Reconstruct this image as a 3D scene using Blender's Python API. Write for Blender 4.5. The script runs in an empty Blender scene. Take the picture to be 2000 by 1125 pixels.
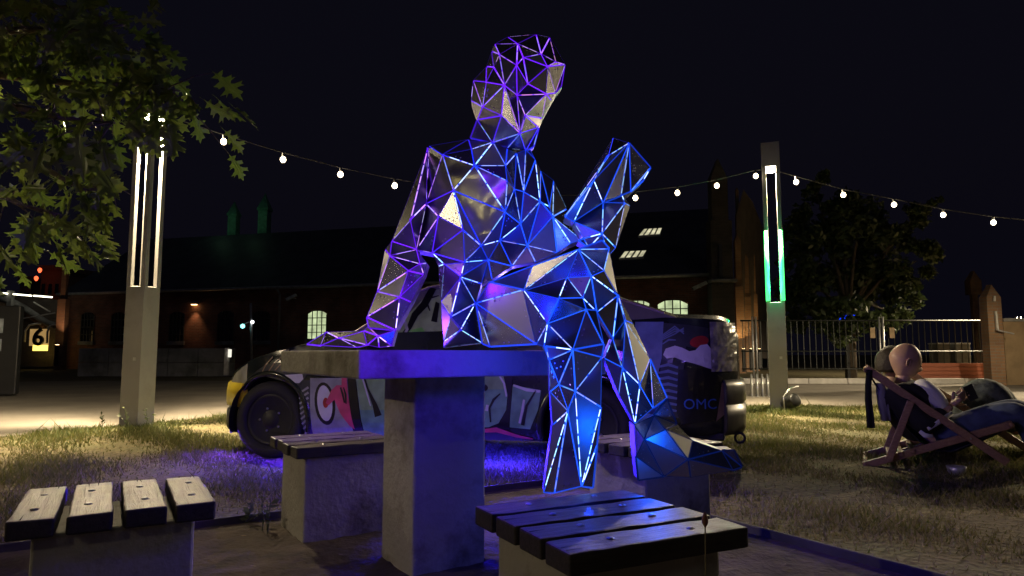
import bpy, bmesh, math, random
import numpy as np
from mathutils import Vector, Matrix

random.seed(7)
rng = np.random.default_rng(7)
R = math.radians
SC = bpy.context.scene
COL = SC.collection

# ------------------------------------------------------------------ camera
PITCH = math.atan(127.5 / 1333.0)
EYE = Vector((0.0, 0.0, 0.78))
FPX = 1333.0
cam_data = bpy.data.cameras.new('camera')
cam_data.sensor_width = 36.0
cam_data.lens = 24.0
cam_data.clip_start = 0.05
cam_data.clip_end = 600.0
cam = bpy.data.objects.new('camera', cam_data)
cam.location = EYE
cam.rotation_euler = (R(90) + PITCH, 0, 0)
COL.objects.link(cam)
SC.camera = cam

# ------------------------------------------------------------------ night sky
world = bpy.data.worlds.new('World')
SC.world = world
world.use_nodes = True
nt = world.node_tree
nt.nodes.clear()
out = nt.nodes.new('ShaderNodeOutputWorld')
sky = nt.nodes.new('ShaderNodeTexSky')
sky.sky_type = 'NISHITA'
sky.sun_disc = False
sky.sun_elevation = R(-3.5)
sky.sun_rotation = R(200)
bg1 = nt.nodes.new('ShaderNodeBackground')
bg1.inputs['Strength'].default_value = 0.010
nt.links.new(sky.outputs[0], bg1.inputs['Color'])
bg2 = nt.nodes.new('ShaderNodeBackground')          # glow of the town in the night air
bg2.inputs['Color'].default_value = (0.50, 0.47, 1.0, 1)
bg2.inputs['Strength'].default_value = 0.0034
add = nt.nodes.new('ShaderNodeAddShader')
nt.links.new(bg1.outputs[0], add.inputs[0])
nt.links.new(bg2.outputs[0], add.inputs[1])
nt.links.new(add.outputs[0], out.inputs['Surface'])

moon = bpy.data.lights.new('moon', 'SUN')
moon.energy = 0.012
moon.angle = R(10)
moon.color = (0.8, 0.85, 1.0)
mo = bpy.data.objects.new('moon', moon)
mo.rotation_euler = (R(48), 0, R(25))
COL.objects.link(mo)

SC.view_settings.view_transform = 'Standard'
SC.view_settings.look = 'None'
SC.view_settings.exposure = 0.6
SC.view_settings.gamma = 1.0
SC.view_settings.use_curve_mapping = False
SC.cycles.use_denoising = True
SC.cycles.sample_clamp_indirect = 3.0
SC.cycles.sample_clamp_direct = 0.0
SC.cycles.max_bounces = 6
SC.cycles.use_light_tree = True
SC.cycles.caustics_reflective = False
SC.cycles.caustics_refractive = False

# ------------------------------------------------------------------ helpers
def P(x, y, d):
    """point in the place: pixel of the photograph + distance ahead of the viewer"""
    u = (x - 1000.0) / FPX
    v = (562.5 - y) / FPX
    c, s = math.cos(PITCH), math.sin(PITCH)
    t = d / (c - v * s)
    return Vector((u * t, d, EYE.z + t * (s + v * c)))

def wm(o):
    return (wm(o.parent) @ o.matrix_basis) if o.parent else o.matrix_basis.copy()

def tag(o, label=None, cat=None, group=None, kind=None):
    if label: o['label'] = label
    if cat: o['category'] = cat
    if group: o['group'] = group
    if kind: o['kind'] = kind
    return o

def empty(name, loc, rz=0.0, label=None, cat=None, group=None):
    o = bpy.data.objects.new(name, None)
    o.empty_display_size = 0.1
    o.location = loc
    o.rotation_euler = (0, 0, rz)
    COL.objects.link(o)
    return tag(o, label, cat, group)

class MB:
    """collects geometry in world (or thing-local) coordinates, builds one mesh"""
    def __init__(self):
        self.v = []; self.f = []; self.m = []
    def add(self, verts, faces, mi=0):
        b = len(self.v)
        self.v.extend([tuple(p) for p in verts])
        for f in faces:
            self.f.append(tuple(b + i for i in f)); self.m.append(mi)
        return self
    def box(self, c, size, rz=0.0, M=None, mi=0):
        sx, sy, sz = size[0] / 2, size[1] / 2, size[2] / 2
        T = M if M is not None else Matrix.Translation(Vector(c)) @ Matrix.Rotation(rz, 4, 'Z')
        vs = [T @ Vector((x, y, z)) for x in (-sx, sx) for y in (-sy, sy) for z in (-sz, sz)]
        fs = [(0, 1, 3, 2), (4, 6, 7, 5), (0, 4, 5, 1), (2, 3, 7, 6), (0, 2, 6, 4), (1, 5, 7, 3)]
        return self.add(vs, fs, mi)
    def bar(self, p, q, w, h, mi=0, up=(0, 0, 1)):
        p = Vector(p); q = Vector(q); z = (q - p); L = z.length; z.normalize()
        x = Vector(up).cross(z)
        if x.length < 1e-4: x = Vector((1, 0, 0)).cross(z)
        x.normalize(); y = z.cross(x)
        M = Matrix((x, y, z)).transposed().to_4x4(); M.translation = (p + q) / 2
        return self.box((0, 0, 0), (w, h, L), M=M, mi=mi)
    def tube(self, pts, r, n=8, mi=0, cap=True):
        pts = [Vector(p) for p in pts]
        rs = r if isinstance(r, (list, tuple)) else [r] * len(pts)
        rings = []; last = None
        for i, p in enumerate(pts):
            a = pts[max(i - 1, 0)]; b = pts[min(i + 1, len(pts) - 1)]
            z = (b - a).normalized()
            if last is None:
                x = z.orthogonal().normalized()
            else:
                x = (last - z * last.dot(z))
                x = x.normalized() if x.length > 1e-5 else z.orthogonal().normalized()
            last = x; y = z.cross(x)
            rings.append([p + (x * math.cos(2 * math.pi * k / n) + y * math.sin(2 * math.pi * k / n)) * rs[i] for k in range(n)])
        vs = [q for ring in rings for q in ring]
        fs = []
        for i in range(len(rings) - 1):
            for k in range(n):
                a = i * n + k; b = i * n + (k + 1) % n
                fs.append((a, b, b + n, a + n))
        if cap:
            fs.append(tuple(reversed(range(n)))); fs.append(tuple(range((len(rings) - 1) * n, len(rings) * n)))
        return self.add(vs, fs, mi)
    def prism(self, poly, z0, z1, M=None, mi=0):
        """poly: xy list (ccw), extruded along z"""
        n = len(poly); T = M or Matrix.Identity(4)
        vs = [T @ Vector((x, y, z0)) for x, y in poly] + [T @ Vector((x, y, z1)) for x, y in poly]
        fs = [tuple(reversed(range(n))), tuple(range(n, 2 * n))]
        fs += [(i, (i + 1) % n, n + (i + 1) % n, n + i) for i in range(n)]
        return self.add(vs, fs, mi)
    def lathe(self, prof, c, n=16, M=None, mi=0):
        T = M or Matrix.Translation(Vector(c))
        vs = []; fs = []
        for r, z in prof:
            for k in range(n):
                a = 2 * math.pi * k / n
                vs.append(T @ Vector((r * math.cos(a), r * math.sin(a), z)))
        for i in range(len(prof) - 1):
            for k in range(n):
                a = i * n + k; b = i * n + (k + 1) % n
                fs.append((a, b, b + n, a + n))
        fs.append(tuple(reversed(range(n)))); fs.append(tuple(range((len(prof) - 1) * n, len(prof) * n)))
        return self.add(vs, fs, mi)
    def build(self, name, mats, parent=None, bevel=0.0, smooth=False, local=False, seg=2):
        me = bpy.data.meshes.new(name)
        vs = self.v
        if parent is not None and not local:
            inv = wm(parent).inverted()
            vs = [tuple(inv @ Vector(p)) for p in vs]
        me.from_pydata(vs, [], self.f)
        if not isinstance(mats, (list, tuple)): mats = [mats]
        for m in mats: me.materials.append(m)
        if len(mats) > 1: me.polygons.foreach_set('material_index', self.m)
        if smooth: me.polygons.foreach_set('use_smooth', [True] * len(me.polygons))
        me.update()
        o = bpy.data.objects.new(name, me)
        COL.objects.link(o)
        if parent is not None: o.parent = parent
        if bevel > 0:
            b = o.modifiers.new('bevel', 'BEVEL'); b.width = bevel; b.segments = seg; b.limit_method = 'ANGLE'; b.angle_limit = R(35)
        return o

def copy_tree(o, parent=None):
    c = o.copy(); COL.objects.link(c); c.parent = parent
    for ch in [k for k in bpy.data.objects if k.parent == o]: copy_tree(ch, c)
    return c

# ------------------------------------------------------------------ materials
def new_mat(name):
    m = bpy.data.materials.new(name); m.use_nodes = True
    return m, m.node_tree, m.node_tree.nodes['Principled BSDF']

def mat(name, color, rough=0.6, metal=0.0, var=0.25, scale=6.0, bump=0.15, bscale=40.0, spec=0.5, dirt=None, dscale=2.0, coords='Object', coat=0.0):
    """principled material whose colour and relief vary by noise; dirt = (colour, amount)"""
    m, t, b = new_mat(name)
    N = t.nodes; L = t.links
    tc = N.new('ShaderNodeTexCoord')
    n1 = N.new('ShaderNodeTexNoise'); n1.inputs['Scale'].default_value = scale; n1.inputs['Detail'].default_value = 6
    L.new(tc.outputs[coords], n1.inputs['Vector'])
    r = N.new('ShaderNodeMapRange'); r.inputs[1].default_value = 0.3; r.inputs[2].default_value = 0.7
    r.inputs[3].default_value = 1 - var; r.inputs[4].default_value = 1 + var
    L.new(n1.outputs['Fac'], r.inputs[0])
    mx = N.new('ShaderNodeVectorMath'); mx.operation = 'SCALE'
    mx.inputs[0].default_value = color[:3]
    L.new(r.outputs[0], mx.inputs['Scale'])
    last = mx.outputs[0]
    if dirt:
        n2 = N.new('ShaderNodeTexNoise'); n2.inputs['Scale'].default_value = dscale; n2.inputs['Detail'].default_value = 8; n2.inputs['Roughness'].default_value = 0.65
        L.new(tc.outputs[coords], n2.inputs['Vector'])
        r2 = N.new('ShaderNodeMapRange'); r2.inputs[1].default_value = 0.48; r2.inputs[2].default_value = 0.66
        r2.inputs[3].default_value = 0; r2.inputs[4].default_value = dirt[1]
        L.new(n2.outputs['Fac'], r2.inputs[0])
        mm = N.new('ShaderNodeMix'); mm.data_type = 'RGBA'
        L.new(r2.outputs[0], mm.inputs[0]); L.new(last, mm.inputs[6]); mm.inputs[7].default_value = (*dirt[0][:3], 1)
        last = mm.outputs[2]
    L.new(last, b.inputs['Base Color'])
    b.inputs['Roughness'].default_value = rough
    b.inputs['Metallic'].default_value = metal
    b.inputs['Specular IOR Level'].default_value = spec
    b.inputs['Coat Weight'].default_value = coat
    if bump > 0:
        n3 = N.new('ShaderNodeTexNoise'); n3.inputs['Scale'].default_value = bscale; n3.inputs['Detail'].default_value = 5
        L.new(tc.outputs[coords], n3.inputs['Vector'])
        bp = N.new('ShaderNodeBump'); bp.inputs['Strength'].default_value = bump; bp.inputs['Distance'].default_value = 0.01
        L.new(n3.outputs['Fac'], bp.inputs['Height']); L.new(bp.outputs[0], b.inputs['Normal'])
    return m

def emis(name, color, strength, sample=True):
    m, t, b = new_mat(name)
    b.inputs['Base Color'].default_value = (0.3, 0.3, 0.3, 1)
    b.inputs['Emission Color'].default_value = (*color, 1)
    b.inputs['Emission Strength'].default_value = strength
    if not sample: m.cycles.emission_sampling = 'NONE'
    return m

def wood_mat(name, c1, c2, rough=0.7, bump=0.5, stretch=(1, 14, 14)):
    m, t, b = new_mat(name); N = t.nodes; L = t.links
    tc = N.new('ShaderNodeTexCoord'); mp = N.new('ShaderNodeMapping'); mp.inputs['Scale'].default_value = stretch
    L.new(tc.outputs['Object'], mp.inputs['Vector'])
    oi = N.new('ShaderNodeObjectInfo'); vm = N.new('ShaderNodeVectorMath'); vm.operation = 'SCALE'; vm.inputs[0].default_value = (13, 7, 5)
    L.new(oi.outputs['Random'], vm.inputs['Scale']); L.new(vm.outputs[0], mp.inputs['Location'])
    n = N.new('ShaderNodeTexNoise'); n.inputs['Scale'].default_value = 5; n.inputs['Detail'].default_value = 8; n.inputs['Roughness'].default_value = 0.7; n.inputs['Distortion'].default_value = 0.6
    L.new(mp.outputs[0], n.inputs['Vector'])
    cr = N.new('ShaderNodeValToRGB'); cr.color_ramp.elements[0].position = 0.32; cr.color_ramp.elements[0].color = (*c1, 1)
    cr.color_ramp.elements[1].position = 0.68; cr.color_ramp.elements[1].color = (*c2, 1)
    L.new(n.outputs['Fac'], cr.inputs[0]); L.new(cr.outputs[0], b.inputs['Base Color'])
    bp = N.new('ShaderNodeBump'); bp.inputs['Strength'].default_value = bump; bp.inputs['Distance'].default_value = 0.006
    L.new(n.outputs['Fac'], bp.inputs['Height']); L.new(bp.outputs[0], b.inputs['Normal'])
    b.inputs['Roughness'].default_value = rough
    return m

def brick_mat(name, c1, c2, mortar, scale=1.0, rough=0.85):
    m, t, b = new_mat(name); N = t.nodes; L = t.links
    tc = N.new('ShaderNodeTexCoord')
    sx = N.new('ShaderNodeSeparateXYZ'); L.new(tc.outputs['Object'], sx.inputs[0])
    ad = N.new('ShaderNodeMath'); ad.operation = 'ADD'; L.new(sx.outputs[0], ad.inputs[0]); L.new(sx.outputs[1], ad.inputs[1])
    cb = N.new('ShaderNodeCombineXYZ'); L.new(ad.outputs[0], cb.inputs[0]); L.new(sx.outputs[2], cb.inputs[1])
    br = N.new('ShaderNodeTexBrick'); br.inputs['Color1'].default_value = (*c1, 1); br.inputs['Color2'].default_value = (*c2, 1)
    br.inputs['Mortar'].default_value = (*mortar, 1); br.inputs['Scale'].default_value = scale
    br.inputs['Brick Width'].default_value = 0.25; br.inputs['Row Height'].default_value = 0.075; br.inputs['Mortar Size'].default_value = 0.008
    L.new(cb.outputs[0], br.inputs['Vector'])
    n = N.new('ShaderNodeTexNoise'); n.inputs['Scale'].default_value = 1.3; n.inputs['Detail'].default_value = 8
    L.new(tc.outputs['Object'], n.inputs['Vector'])
    mr = N.new('ShaderNodeMapRange'); mr.inputs[1].default_value = .3; mr.inputs[2].default_value = .7; mr.inputs[3].default_value = .55; mr.inputs[4].default_value = 1.25
    L.new(n.outputs['Fac'], mr.inputs[0])
    vm = N.new('ShaderNodeVectorMath'); vm.operation = 'SCALE'; L.new(br.outputs['Color'], vm.inputs[0]); L.new(mr.outputs[0], vm.inputs['Scale'])
    L.new(vm.outputs[0], b.inputs['Base Color']); b.inputs['Roughness'].default_value = rough
    bp = N.new('ShaderNodeBump'); bp.inputs['Strength'].default_value = .5; bp.inputs['Distance'].default_value = .01; bp.invert = True
    L.new(br.outputs['Fac'], bp.inputs['Height']); L.new(bp.outputs[0], b.inputs['Normal'])
    return m

M = {}
M['concrete'] = mat('concrete', (0.40, 0.38, 0.33), 0.85, var=.14, scale=3, bump=.45, bscale=45, dirt=((.13, .115, .085), .95), dscale=3.4)
M['concrete_dark'] = mat('concrete_weathered', (0.26, 0.26, 0.26), 0.9, var=.25, scale=2, bump=.3, bscale=30, dirt=((.10, .10, .09), .8), dscale=1.3)
M['slat'] = wood_mat('weathered_slat', (.10, .082, .062), (.29, .245, .19), .36, .7)
M['slat_side'] = wood_mat('tarred_slat_side', (.012, .010, .009), (.045, .036, .028), .6, .5)
M['deck_wood'] = wood_mat('oiled_wood', (.20, .11, .06), (.34, .21, .12), .45, .2)
M['steel'] = mat('bolt_steel', (.55, .55, .55), .35, 1.0, bump=.05)
M['post_metal'] = mat('lamp_post_metal', (.30, .30, .29), .5, .25, var=.10, scale=2, bump=.06, bscale=80, dirt=((.16, .15, .13), .55), dscale=1.6)
M['post_inner'] = mat('lamp_post_inner_face', (.40, .39, .37), .5, .0, var=.05, bump=.0)
M['black_metal'] = mat('black_metal', (.025, .025, .027), .5, .3, bump=.08)
M['dark_plastic'] = mat('dark_plastic', (.02, .02, .022), .45, bump=.05)
M['white_plastic'] = mat('white_plastic', (.62, .61, .58), .4, bump=.03)
M['rubber'] = mat('tyre_rubber', (.018, .018, .019), .75, bump=.35, bscale=90)
M['galv'] = mat('galvanised_steel', (.55, .55, .56), .4, .6, var=.12, bump=.05)
M['asphalt'] = mat('asphalt_path', (.17, .15, .125), .9, var=.22, scale=1.2, bump=.6, bscale=120, dirt=((.11, .095, .08), .6), dscale=.7)
M['kerb'] = mat('kerb_stone', (.48, .46, .44), .8, var=.15, bump=.2)
M['cable'] = mat('cable_rubber', (.05, .05, .05), .6, bump=0)
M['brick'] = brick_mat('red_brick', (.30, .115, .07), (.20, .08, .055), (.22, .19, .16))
M['brick_lit'] = brick_mat('lamplit_brick', (.30, .17, .09), (.24, .13, .075), (.22, .19, .15))  # brick with warm lamplight put into its colour
M['slate'] = mat('roof_slate', (.055, .06, .072), .6, var=.3, scale=1.5, bump=.3, bscale=8)
M['zinc'] = mat('zinc_gutter', (.42, .42, .42), .45, .5, bump=.05)
# ================================================================== SETTING
A = Vector((0.847, 0.531, 0)).normalized()        # the table's long axis
B = Vector((-A.y, A.x, 0))                        # pointing away behind the table
ANG = math.atan2(A.y, A.x)
PAD_C = Vector((0.30, 4.16, 0))                   # far right corner of the bare earth pad

def pad_uv(x, y):
    dx, dy = x - PAD_C.x, y - PAD_C.y
    return dx * A.x + dy * A.y, dx * B.x + dy * B.y

def in_pad(x, y, m=0.0):
    u, v = pad_uv(x, y)
    return (-4.4 - m < u < 0 + m) and (-3.9 - m < v < 0 + m)

PATH_NEAR = [(-16, -8), (-8, .9), (-4.81, 6.42), (-3.58, 8.52), (-1, 10.0), (2, 10.35), (4, 10.25), (8, 10.0), (40, 9.6)]
def path_edge(x):
    for (x0, y0), (x1, y1) in zip(PATH_NEAR, PATH_NEAR[1:]):
        if x0 <= x <= x1: return y0 + (y1 - y0) * (x - x0) / (x1 - x0)
    return 9.6

def ground_material():
    m, t, b = new_mat('dry_lawn_soil'); N = t.nodes; L = t.links
    tc = N.new('ShaderNodeTexCoord')
    n1 = N.new('ShaderNodeTexNoise'); n1.inputs['Scale'].default_value = 1.1; n1.inputs['Detail'].default_value = 9; n1.inputs['Roughness'].default_value = .65
    n2 = N.new('ShaderNodeTexNoise'); n2.inputs['Scale'].default_value = 28; n2.inputs['Detail'].default_value = 6
    L.new(tc.outputs['Object'], n1.inputs['Vector']); L.new(tc.outputs['Object'], n2.inputs['Vector'])
    cr = N.new('ShaderNodeValToRGB'); e = cr.color_ramp.elements
    e[0].position = .35; e[0].color = (.075, .055, .03, 1); e[1].position = .68; e[1].color = (.10, .105, .035, 1)
    k = e.new(.5); k.color = (.135, .11, .05, 1)
    L.new(n1.outputs['Fac'], cr.inputs[0])
    mr = N.new('ShaderNodeMapRange'); mr.inputs[1].default_value = .3; mr.inputs[2].default_value = .7; mr.inputs[3].default_value = .45; mr.inputs[4].default_value = 1.4
    L.new(n2.outputs['Fac'], mr.inputs[0])
    vm = N.new('ShaderNodeVectorMath'); vm.operation = 'SCALE'; L.new(cr.outputs[0], vm.inputs[0]); L.new(mr.outputs[0], vm.inputs['Scale'])
    L.new(vm.outputs[0], b.inputs['Base Color']); b.inputs['Roughness'].default_value = .95
    bp = N.new('ShaderNodeBump'); bp.inputs['Strength'].default_value = .8; bp.inputs['Distance'].default_value = .03
    L.new(n2.outputs['Fac'], bp.inputs['Height']); L.new(bp.outputs[0], b.inputs['Normal'])
    return m

mb = MB(); mb.add([(-250, -120, 0), (250, -120, 0), (250, 300, 0), (-250, 300, 0)], [(0, 1, 2, 3)])
tag(mb.build('ground', ground_material()), kind='structure')

# asphalt path behind the lawn
far = [(40, 17.6), (4.2, 17.6), (0, 19.5), (-12, 19.5), (-30, 13), (-40, -8)]  # brick with shade put into its colour
poly = PATH_NEAR + far
mb = MB(); mb.add([(x, y, .004) for x, y in poly], [tuple(range(len(poly)))])
tag(mb.build('path', M['asphalt']), kind='structure')

# kerb along the far side of the path
kerb = empty('kerb', (4.2, 17.6, 0)); tag(kerb, kind='structure')
x = 4.6
while x < 17.6:
    w = 1.0
    MB().box((x + w / 2, 17.7, .07), (w - .012, .16, .14)).build('kerb_stone', M['kerb'], kerb, bevel=.012)
    x += w

# bare earth pad under the table, with fine relief
soil = mat('bare_earth', (.085, .060, .040), .95, var=.45, scale=7, bump=1.0, bscale=38, dirt=((.04, .03, .02), .8), dscale=3.2)
nu, nv = 110, 98
g = []
rr = np.random.default_rng(3)
def fbm(u, v):
    return (math.sin(u * 5.1 + 1.3 * math.sin(v * 3.7)) * math.cos(v * 6.3 + math.sin(u * 4.1)) * .5 + math.sin(u * 17 + v * 11) * math.cos(v * 19 - u * 7) * .3)
for j in range(nv + 1):
    for i in range(nu + 1):
        u = -4.4 * i / nu; v = -3.9 * j / nv
        edge = min(1, min(-u, 4.4 + u, -v, 3.9 + v) / .15)
        z = .012 + edge * (.010 * fbm(u, v) + .006 * rr.standard_normal() * .5)
        p = PAD_C + A * u + B * v
        g.append((p.x, p.y, max(z, .005)))
fs = [(j * (nu + 1) + i, j * (nu + 1) + i + 1, (j + 1) * (nu + 1) + i + 1, (j + 1) * (nu + 1) + i) for j in range(nv) for i in range(nu)]
mb = MB(); mb.add(g, fs)
tag(mb.build('earth_pad', soil, smooth=True), kind='structure')

# edging boards of the pad
edge_m = mat('edging_strip', (.05, .045, .04), .7, var=.3, bump=.2)
def edging(p, q, label):
    n = (q - p).normalized(); n = Vector((-n.y, n.x, 0)) * .012
    o = MB().bar(p + Vector((0, 0, .02)), q + Vector((0, 0, .02)), .014, .05).build('edging_strip', edge_m, None, bevel=.004)
    tag(o, label, 'edging')
edging(PAD_C - A * 4.4, PAD_C + A * .0, 'dark edging strip between the blue-lit grass and bare earth')
edging(PAD_C + A * .014 - B * .02, PAD_C + A * .014 - B * 3.9, 'dark edging strip running past the wet-looking stool towards deck chair lawn')
# ================================================================== TABLE AND STOOLS
TZ = 0.790                    # table top height
T0 = Vector((-0.446, 2.0, 0)) # corner of the table nearest the viewer
TS = 0.93
tc_ = T0 + A * TS / 2 + B * TS / 2
table = empty('concrete_table', (tc_.x, tc_.y, 0), ANG, 'square concrete pedestal table carrying the glowing faceted figure', 'table')
MB().box((0, 0, TZ - .0428), (TS, TS, .0855)).build('table_top', M['concrete'], table, bevel=.006, local=True)
MB().box((0, 0, (TZ - .0857) / 2 - .02), (.29, .29, TZ - .0857 + .04)).build('column', M['concrete'], table, bevel=.008, local=True)

def slat_mesh(L, w, h, seed):
    """a weathered plank: slightly uneven ends, worn edges and a split or two"""
    rg = random.Random(seed)
    mb = MB()
    n = 10
    pts = []
    for k in range(n + 1):
        x = -L / 2 + L * k / n
        dw = rg.uniform(-.0015, .0015)
        if k in (0, n): x += rg.uniform(-.004, .004)
        pts.append([(x, -w / 2 + dw, -h / 2), (x, w / 2 + dw, -h / 2), (x, w / 2 + dw, h / 2 + rg.uniform(-.0015, .0015)), (x, -w / 2 + dw, h / 2 + rg.uniform(-.0015, .0015))])
    vs = [p for q in pts for p in q]; fs = [(3, 2, 1, 0), (4 * n, 4 * n + 1, 4 * n + 2, 4 * n + 3)]
    for k in range(n):
        a = 4 * k; b = a + 4
        fs += [(a, a + 1, b + 1, b), (a + 1, a + 2, b + 2, b + 1), (a + 3, a, b, b + 3)]
    mb.add(vs, fs, 1)
    bs = len(mb.v) - len(vs)
    for k in range(n): mb.f.append((4 * k + 2, 4 * k + 3, 4 * k + 7, 4 * k + 6)); mb.m.append(0)
    return mb

crack_m = mat('split_in_wood', (.012, .01, .008), .95, bump=0)
def make_stool(loc, rz, side, zt, label, seed, along):
    st = empty('slatted_stool', (loc[0], loc[1], 0), rz + (0 if along else math.pi / 2), label, 'stool', 'stools around the table')
    b = side - .09
    MB().box((0, 0, (zt - .047) / 2 - .02), (b, b, zt - .047 + .04)).build('concrete_base', M['concrete'], st, bevel=.007, local=True)
    n = 4; gap = .022; w = (side - gap * (n - 1)) / n
    for k in range(n):
        y = -side / 2 + w / 2 + k * (w + gap)
        s = slat_mesh(side, w, .045, seed * 10 + k).build('slat', [M['slat'], M['slat_side']], st, bevel=.005, local=True)
        s.location = (random.uniform(-.006, .006), y, zt - .0225); s.rotation_euler = (0, 0, random.uniform(-.008, .008))
        for q in (-1, 1):
            c = MB().lathe([(.009, 0), (.009, .002), (.005, .0042)], (q * side * .22, random.uniform(-.008, .008), .0228), 8).build('bolt', M['steel'], s, local=True, smooth=False)
        # drying splits running in from the ends
        for q in range(2):
            e = random.choice((-1, 1)); yy = random.uniform(-.35, .35) * w; l = random.uniform(.03, .08)
            MB().add([(e * (side / 2 - .003), yy - .0022, .0236), (e * (side / 2 - .003), yy + .0022, .0236), (e * (side / 2 - l), yy + random.uniform(-.004, .004), .0236)],
                     [(0, 1, 2)]).build('split', crack_m, s, local=True)
    return st

make_stool((.214, 1.65), R(27), .46, .40, 'slatted stool with cool blue light on its boards beside the dangling leg', 1, True)
make_stool((-1.062, 1.885), R(30), .44, .40, 'slatted stool whose broad pale boards stand clear of table and car', 2, False)
make_stool((-.79, 3.11), R(32), .46, .40, 'slatted stool tucked between table column and the front car wheel', 3, True)
make_stool((.60, 3.07), R(32), .46, .40, 'slatted stool half hidden behind the hanging faceted foot', 4, True)

# ================================================================== LAMP POSTS
LED_WHITE = emis('lamp_lens', (1.0, .86, .62), 30.0, sample=False)
GREEN_TUBE = emis('green_led_tube', (.025, 1.0, .16), 1.9)
def lamp_post(loc, rz, label, side=.235, solid=1.5, cap0=3.42, top=3.82, green=False, power=260, cone=172, beam=0):
    p = empty('lamp_post', (loc[0], loc[1], 0), rz, label, 'lamp post', 'square lamp posts with open corner bars')
    MB().box((0, 0, solid / 2 - .03), (side, side, solid + .06)).build('shaft', M['post_metal'], p, bevel=.006, local=True)
    bw = .05; k = side / 2 - bw / 2
    for sx in (-1, 1):
        for sy in (-1, 1):
            bar = MB().box((sx * k, sy * k, (solid + cap0) / 2), (bw, bw, cap0 - solid - .002)).build('corner_bar', M['post_metal'], p, bevel=.003, local=True)
            MB().box((sx * (k - bw / 2 - .002), sy * k, (solid + cap0) / 2), (.004, bw - .008, cap0 - solid - .02)).build('inner_face', M['post_inner'], bar, local=True)
            MB().box((sx * k, sy * (k - bw / 2 - .002), (solid + cap0) / 2), (bw - .008, .004, cap0 - solid - .02)).build('inner_face', M['post_inner'], bar, local=True)
            if green:
                MB().tube([(sx * (k + .004), sy * (k + bw / 2 + .021), solid + .02), (sx * (k + .004), sy * (k + bw / 2 + .021), solid + .98)], .025, 8).build('led_tube', GREEN_TUBE, bar, local=True, smooth=True)
    MB().box((0, 0, solid + .002), (side - .02, side - .02, .004)).build('shaft_plate', M['post_inner'], p, local=True)
    MB().box((0, 0, (cap0 + top) / 2), (side + .004, side + .004, top - cap0)).build('cap', M['post_metal'], p, bevel=.006, local=True)
    MB().lathe([(.05, -.035), (.075, -.02), (.085, .0), (.085, .02)], (0, 0, cap0 - .021), 20).build('lamp_lens', LED_WHITE, p, local=True, smooth=True)
    MB().box((side / 2 * .35, -side / 2 - .002, .72), (.035, .004, .035)).build('service_hatch', M['galv'], p, local=True)
    l = bpy.data.lights.new('lamp_light', 'SPOT'); l.energy = power; l.color = (1.0, .80, .50); l.spot_size = R(cone); l.spot_blend = .25; l.shadow_soft_size = .06
    lo = bpy.data.objects.new('lamp_light', l); COL.objects.link(lo); lo.parent = p; lo.location = (0, 0, cap0 - .085)
    if beam:
        l = bpy.data.lights.new('lamp_beam', 'SPOT'); l.energy = beam; l.color = (1.0, .80, .48); l.spot_size = R(104); l.spot_blend = .85; l.shadow_soft_size = .06
        lo = bpy.data.objects.new('lamp_beam', l); COL.objects.link(lo); lo.parent = p; lo.location = (0, 0, cap0 - .08)
    if green:
        for q in (.2, .5, .8):
            gl = bpy.data.lights.new('tube_glow', 'POINT'); gl.energy = 5.0; gl.color = (.02, 1, .35); gl.shadow_soft_size = .03
            go = bpy.data.objects.new('tube_glow', gl); COL.objects.link(go); go.parent = p; go.location = (0, -side / 2 - .04, solid + q)
    return p

LP1 = (-4.03, 7.43); LP2 = (3.62, 9.35); LP3 = (10.6, 9.4); LP0 = (-11.5, 5.6)
lamp_post(LP1, R(-14), 'pale square lamp post half wrapped in oak leaves beside the path', power=1400, beam=1500)
lamp_post(LP2, R(-21), 'lamp post with green light tubes behind the car boot', solid=1.47, cap0=3.36, top=3.70, green=True, power=380, beam=2000)
lamp_post(LP3, R(20), 'lamp post beyond the deck chairs at the end of the light string', power=1900, beam=900)
lamp_post((16.8, 19.9), R(30), 'added unseen lamp post behind the railing, lighting the leafy tree', power=4200, beam=600)  # added post out of view, put here to light the tree
lamp_post((-8.6, -.4), R(40), 'lamp post on the path side of the oak', power=420, beam=900)
for lx, ly, lt in ((-13, -9, 'added unseen lamp post at the oak end of the row across the open lawn'), (9.5, -10, 'added unseen lamp post at the deck chair end of the row across the open lawn')): lamp_post((lx, ly), R(15), lt, power=20, beam=1500)  # added posts out of view; their lit lawn mirrors in the figure's panels
lamp_post((-2.2, -3.1), R(10), 'added unseen lamp post on the lawn facing the figure from the dark side', power=36, beam=120)  # added post out of view, placed to mirror in the chest panels
lamp_post((2.6, -9.5), R(30), 'added unseen lamp post farther out on the lawn facing the figure', power=20, beam=1500)  # added post out of view, lighting more lawn for the panels to mirror

# ================================================================== STRING LIGHTS
BULB = emis('festoon_bulb_glass', (1.0, .80, .50), 9.0)
SOCK = M['dark_plastic']
def string_light(pts, bulbs, label):
    """pts: cable points in the place, bulbs: hanging points on the cable"""
    s = empty('string_light', pts[0], 0, label, 'string light', 'festoon strings between the lamp posts')
    MB().tube(pts, .006, 6).build('cable', M['cable'], s)
    for b in bulbs:
        b = Vector(b)
        so = MB().lathe([(.007, .0), (.016, -.006), (.016, -.045), (.013, -.048)], b, 8).build('socket', SOCK, s)
        MB().lathe([(.012, -.046), (.023, -.056), (.031, -.073), (.033, -.084), (.028, -.100), (.015, -.113), (.003, -.117)], b, 10).build('bulb', BULB, s, smooth=True)

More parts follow.
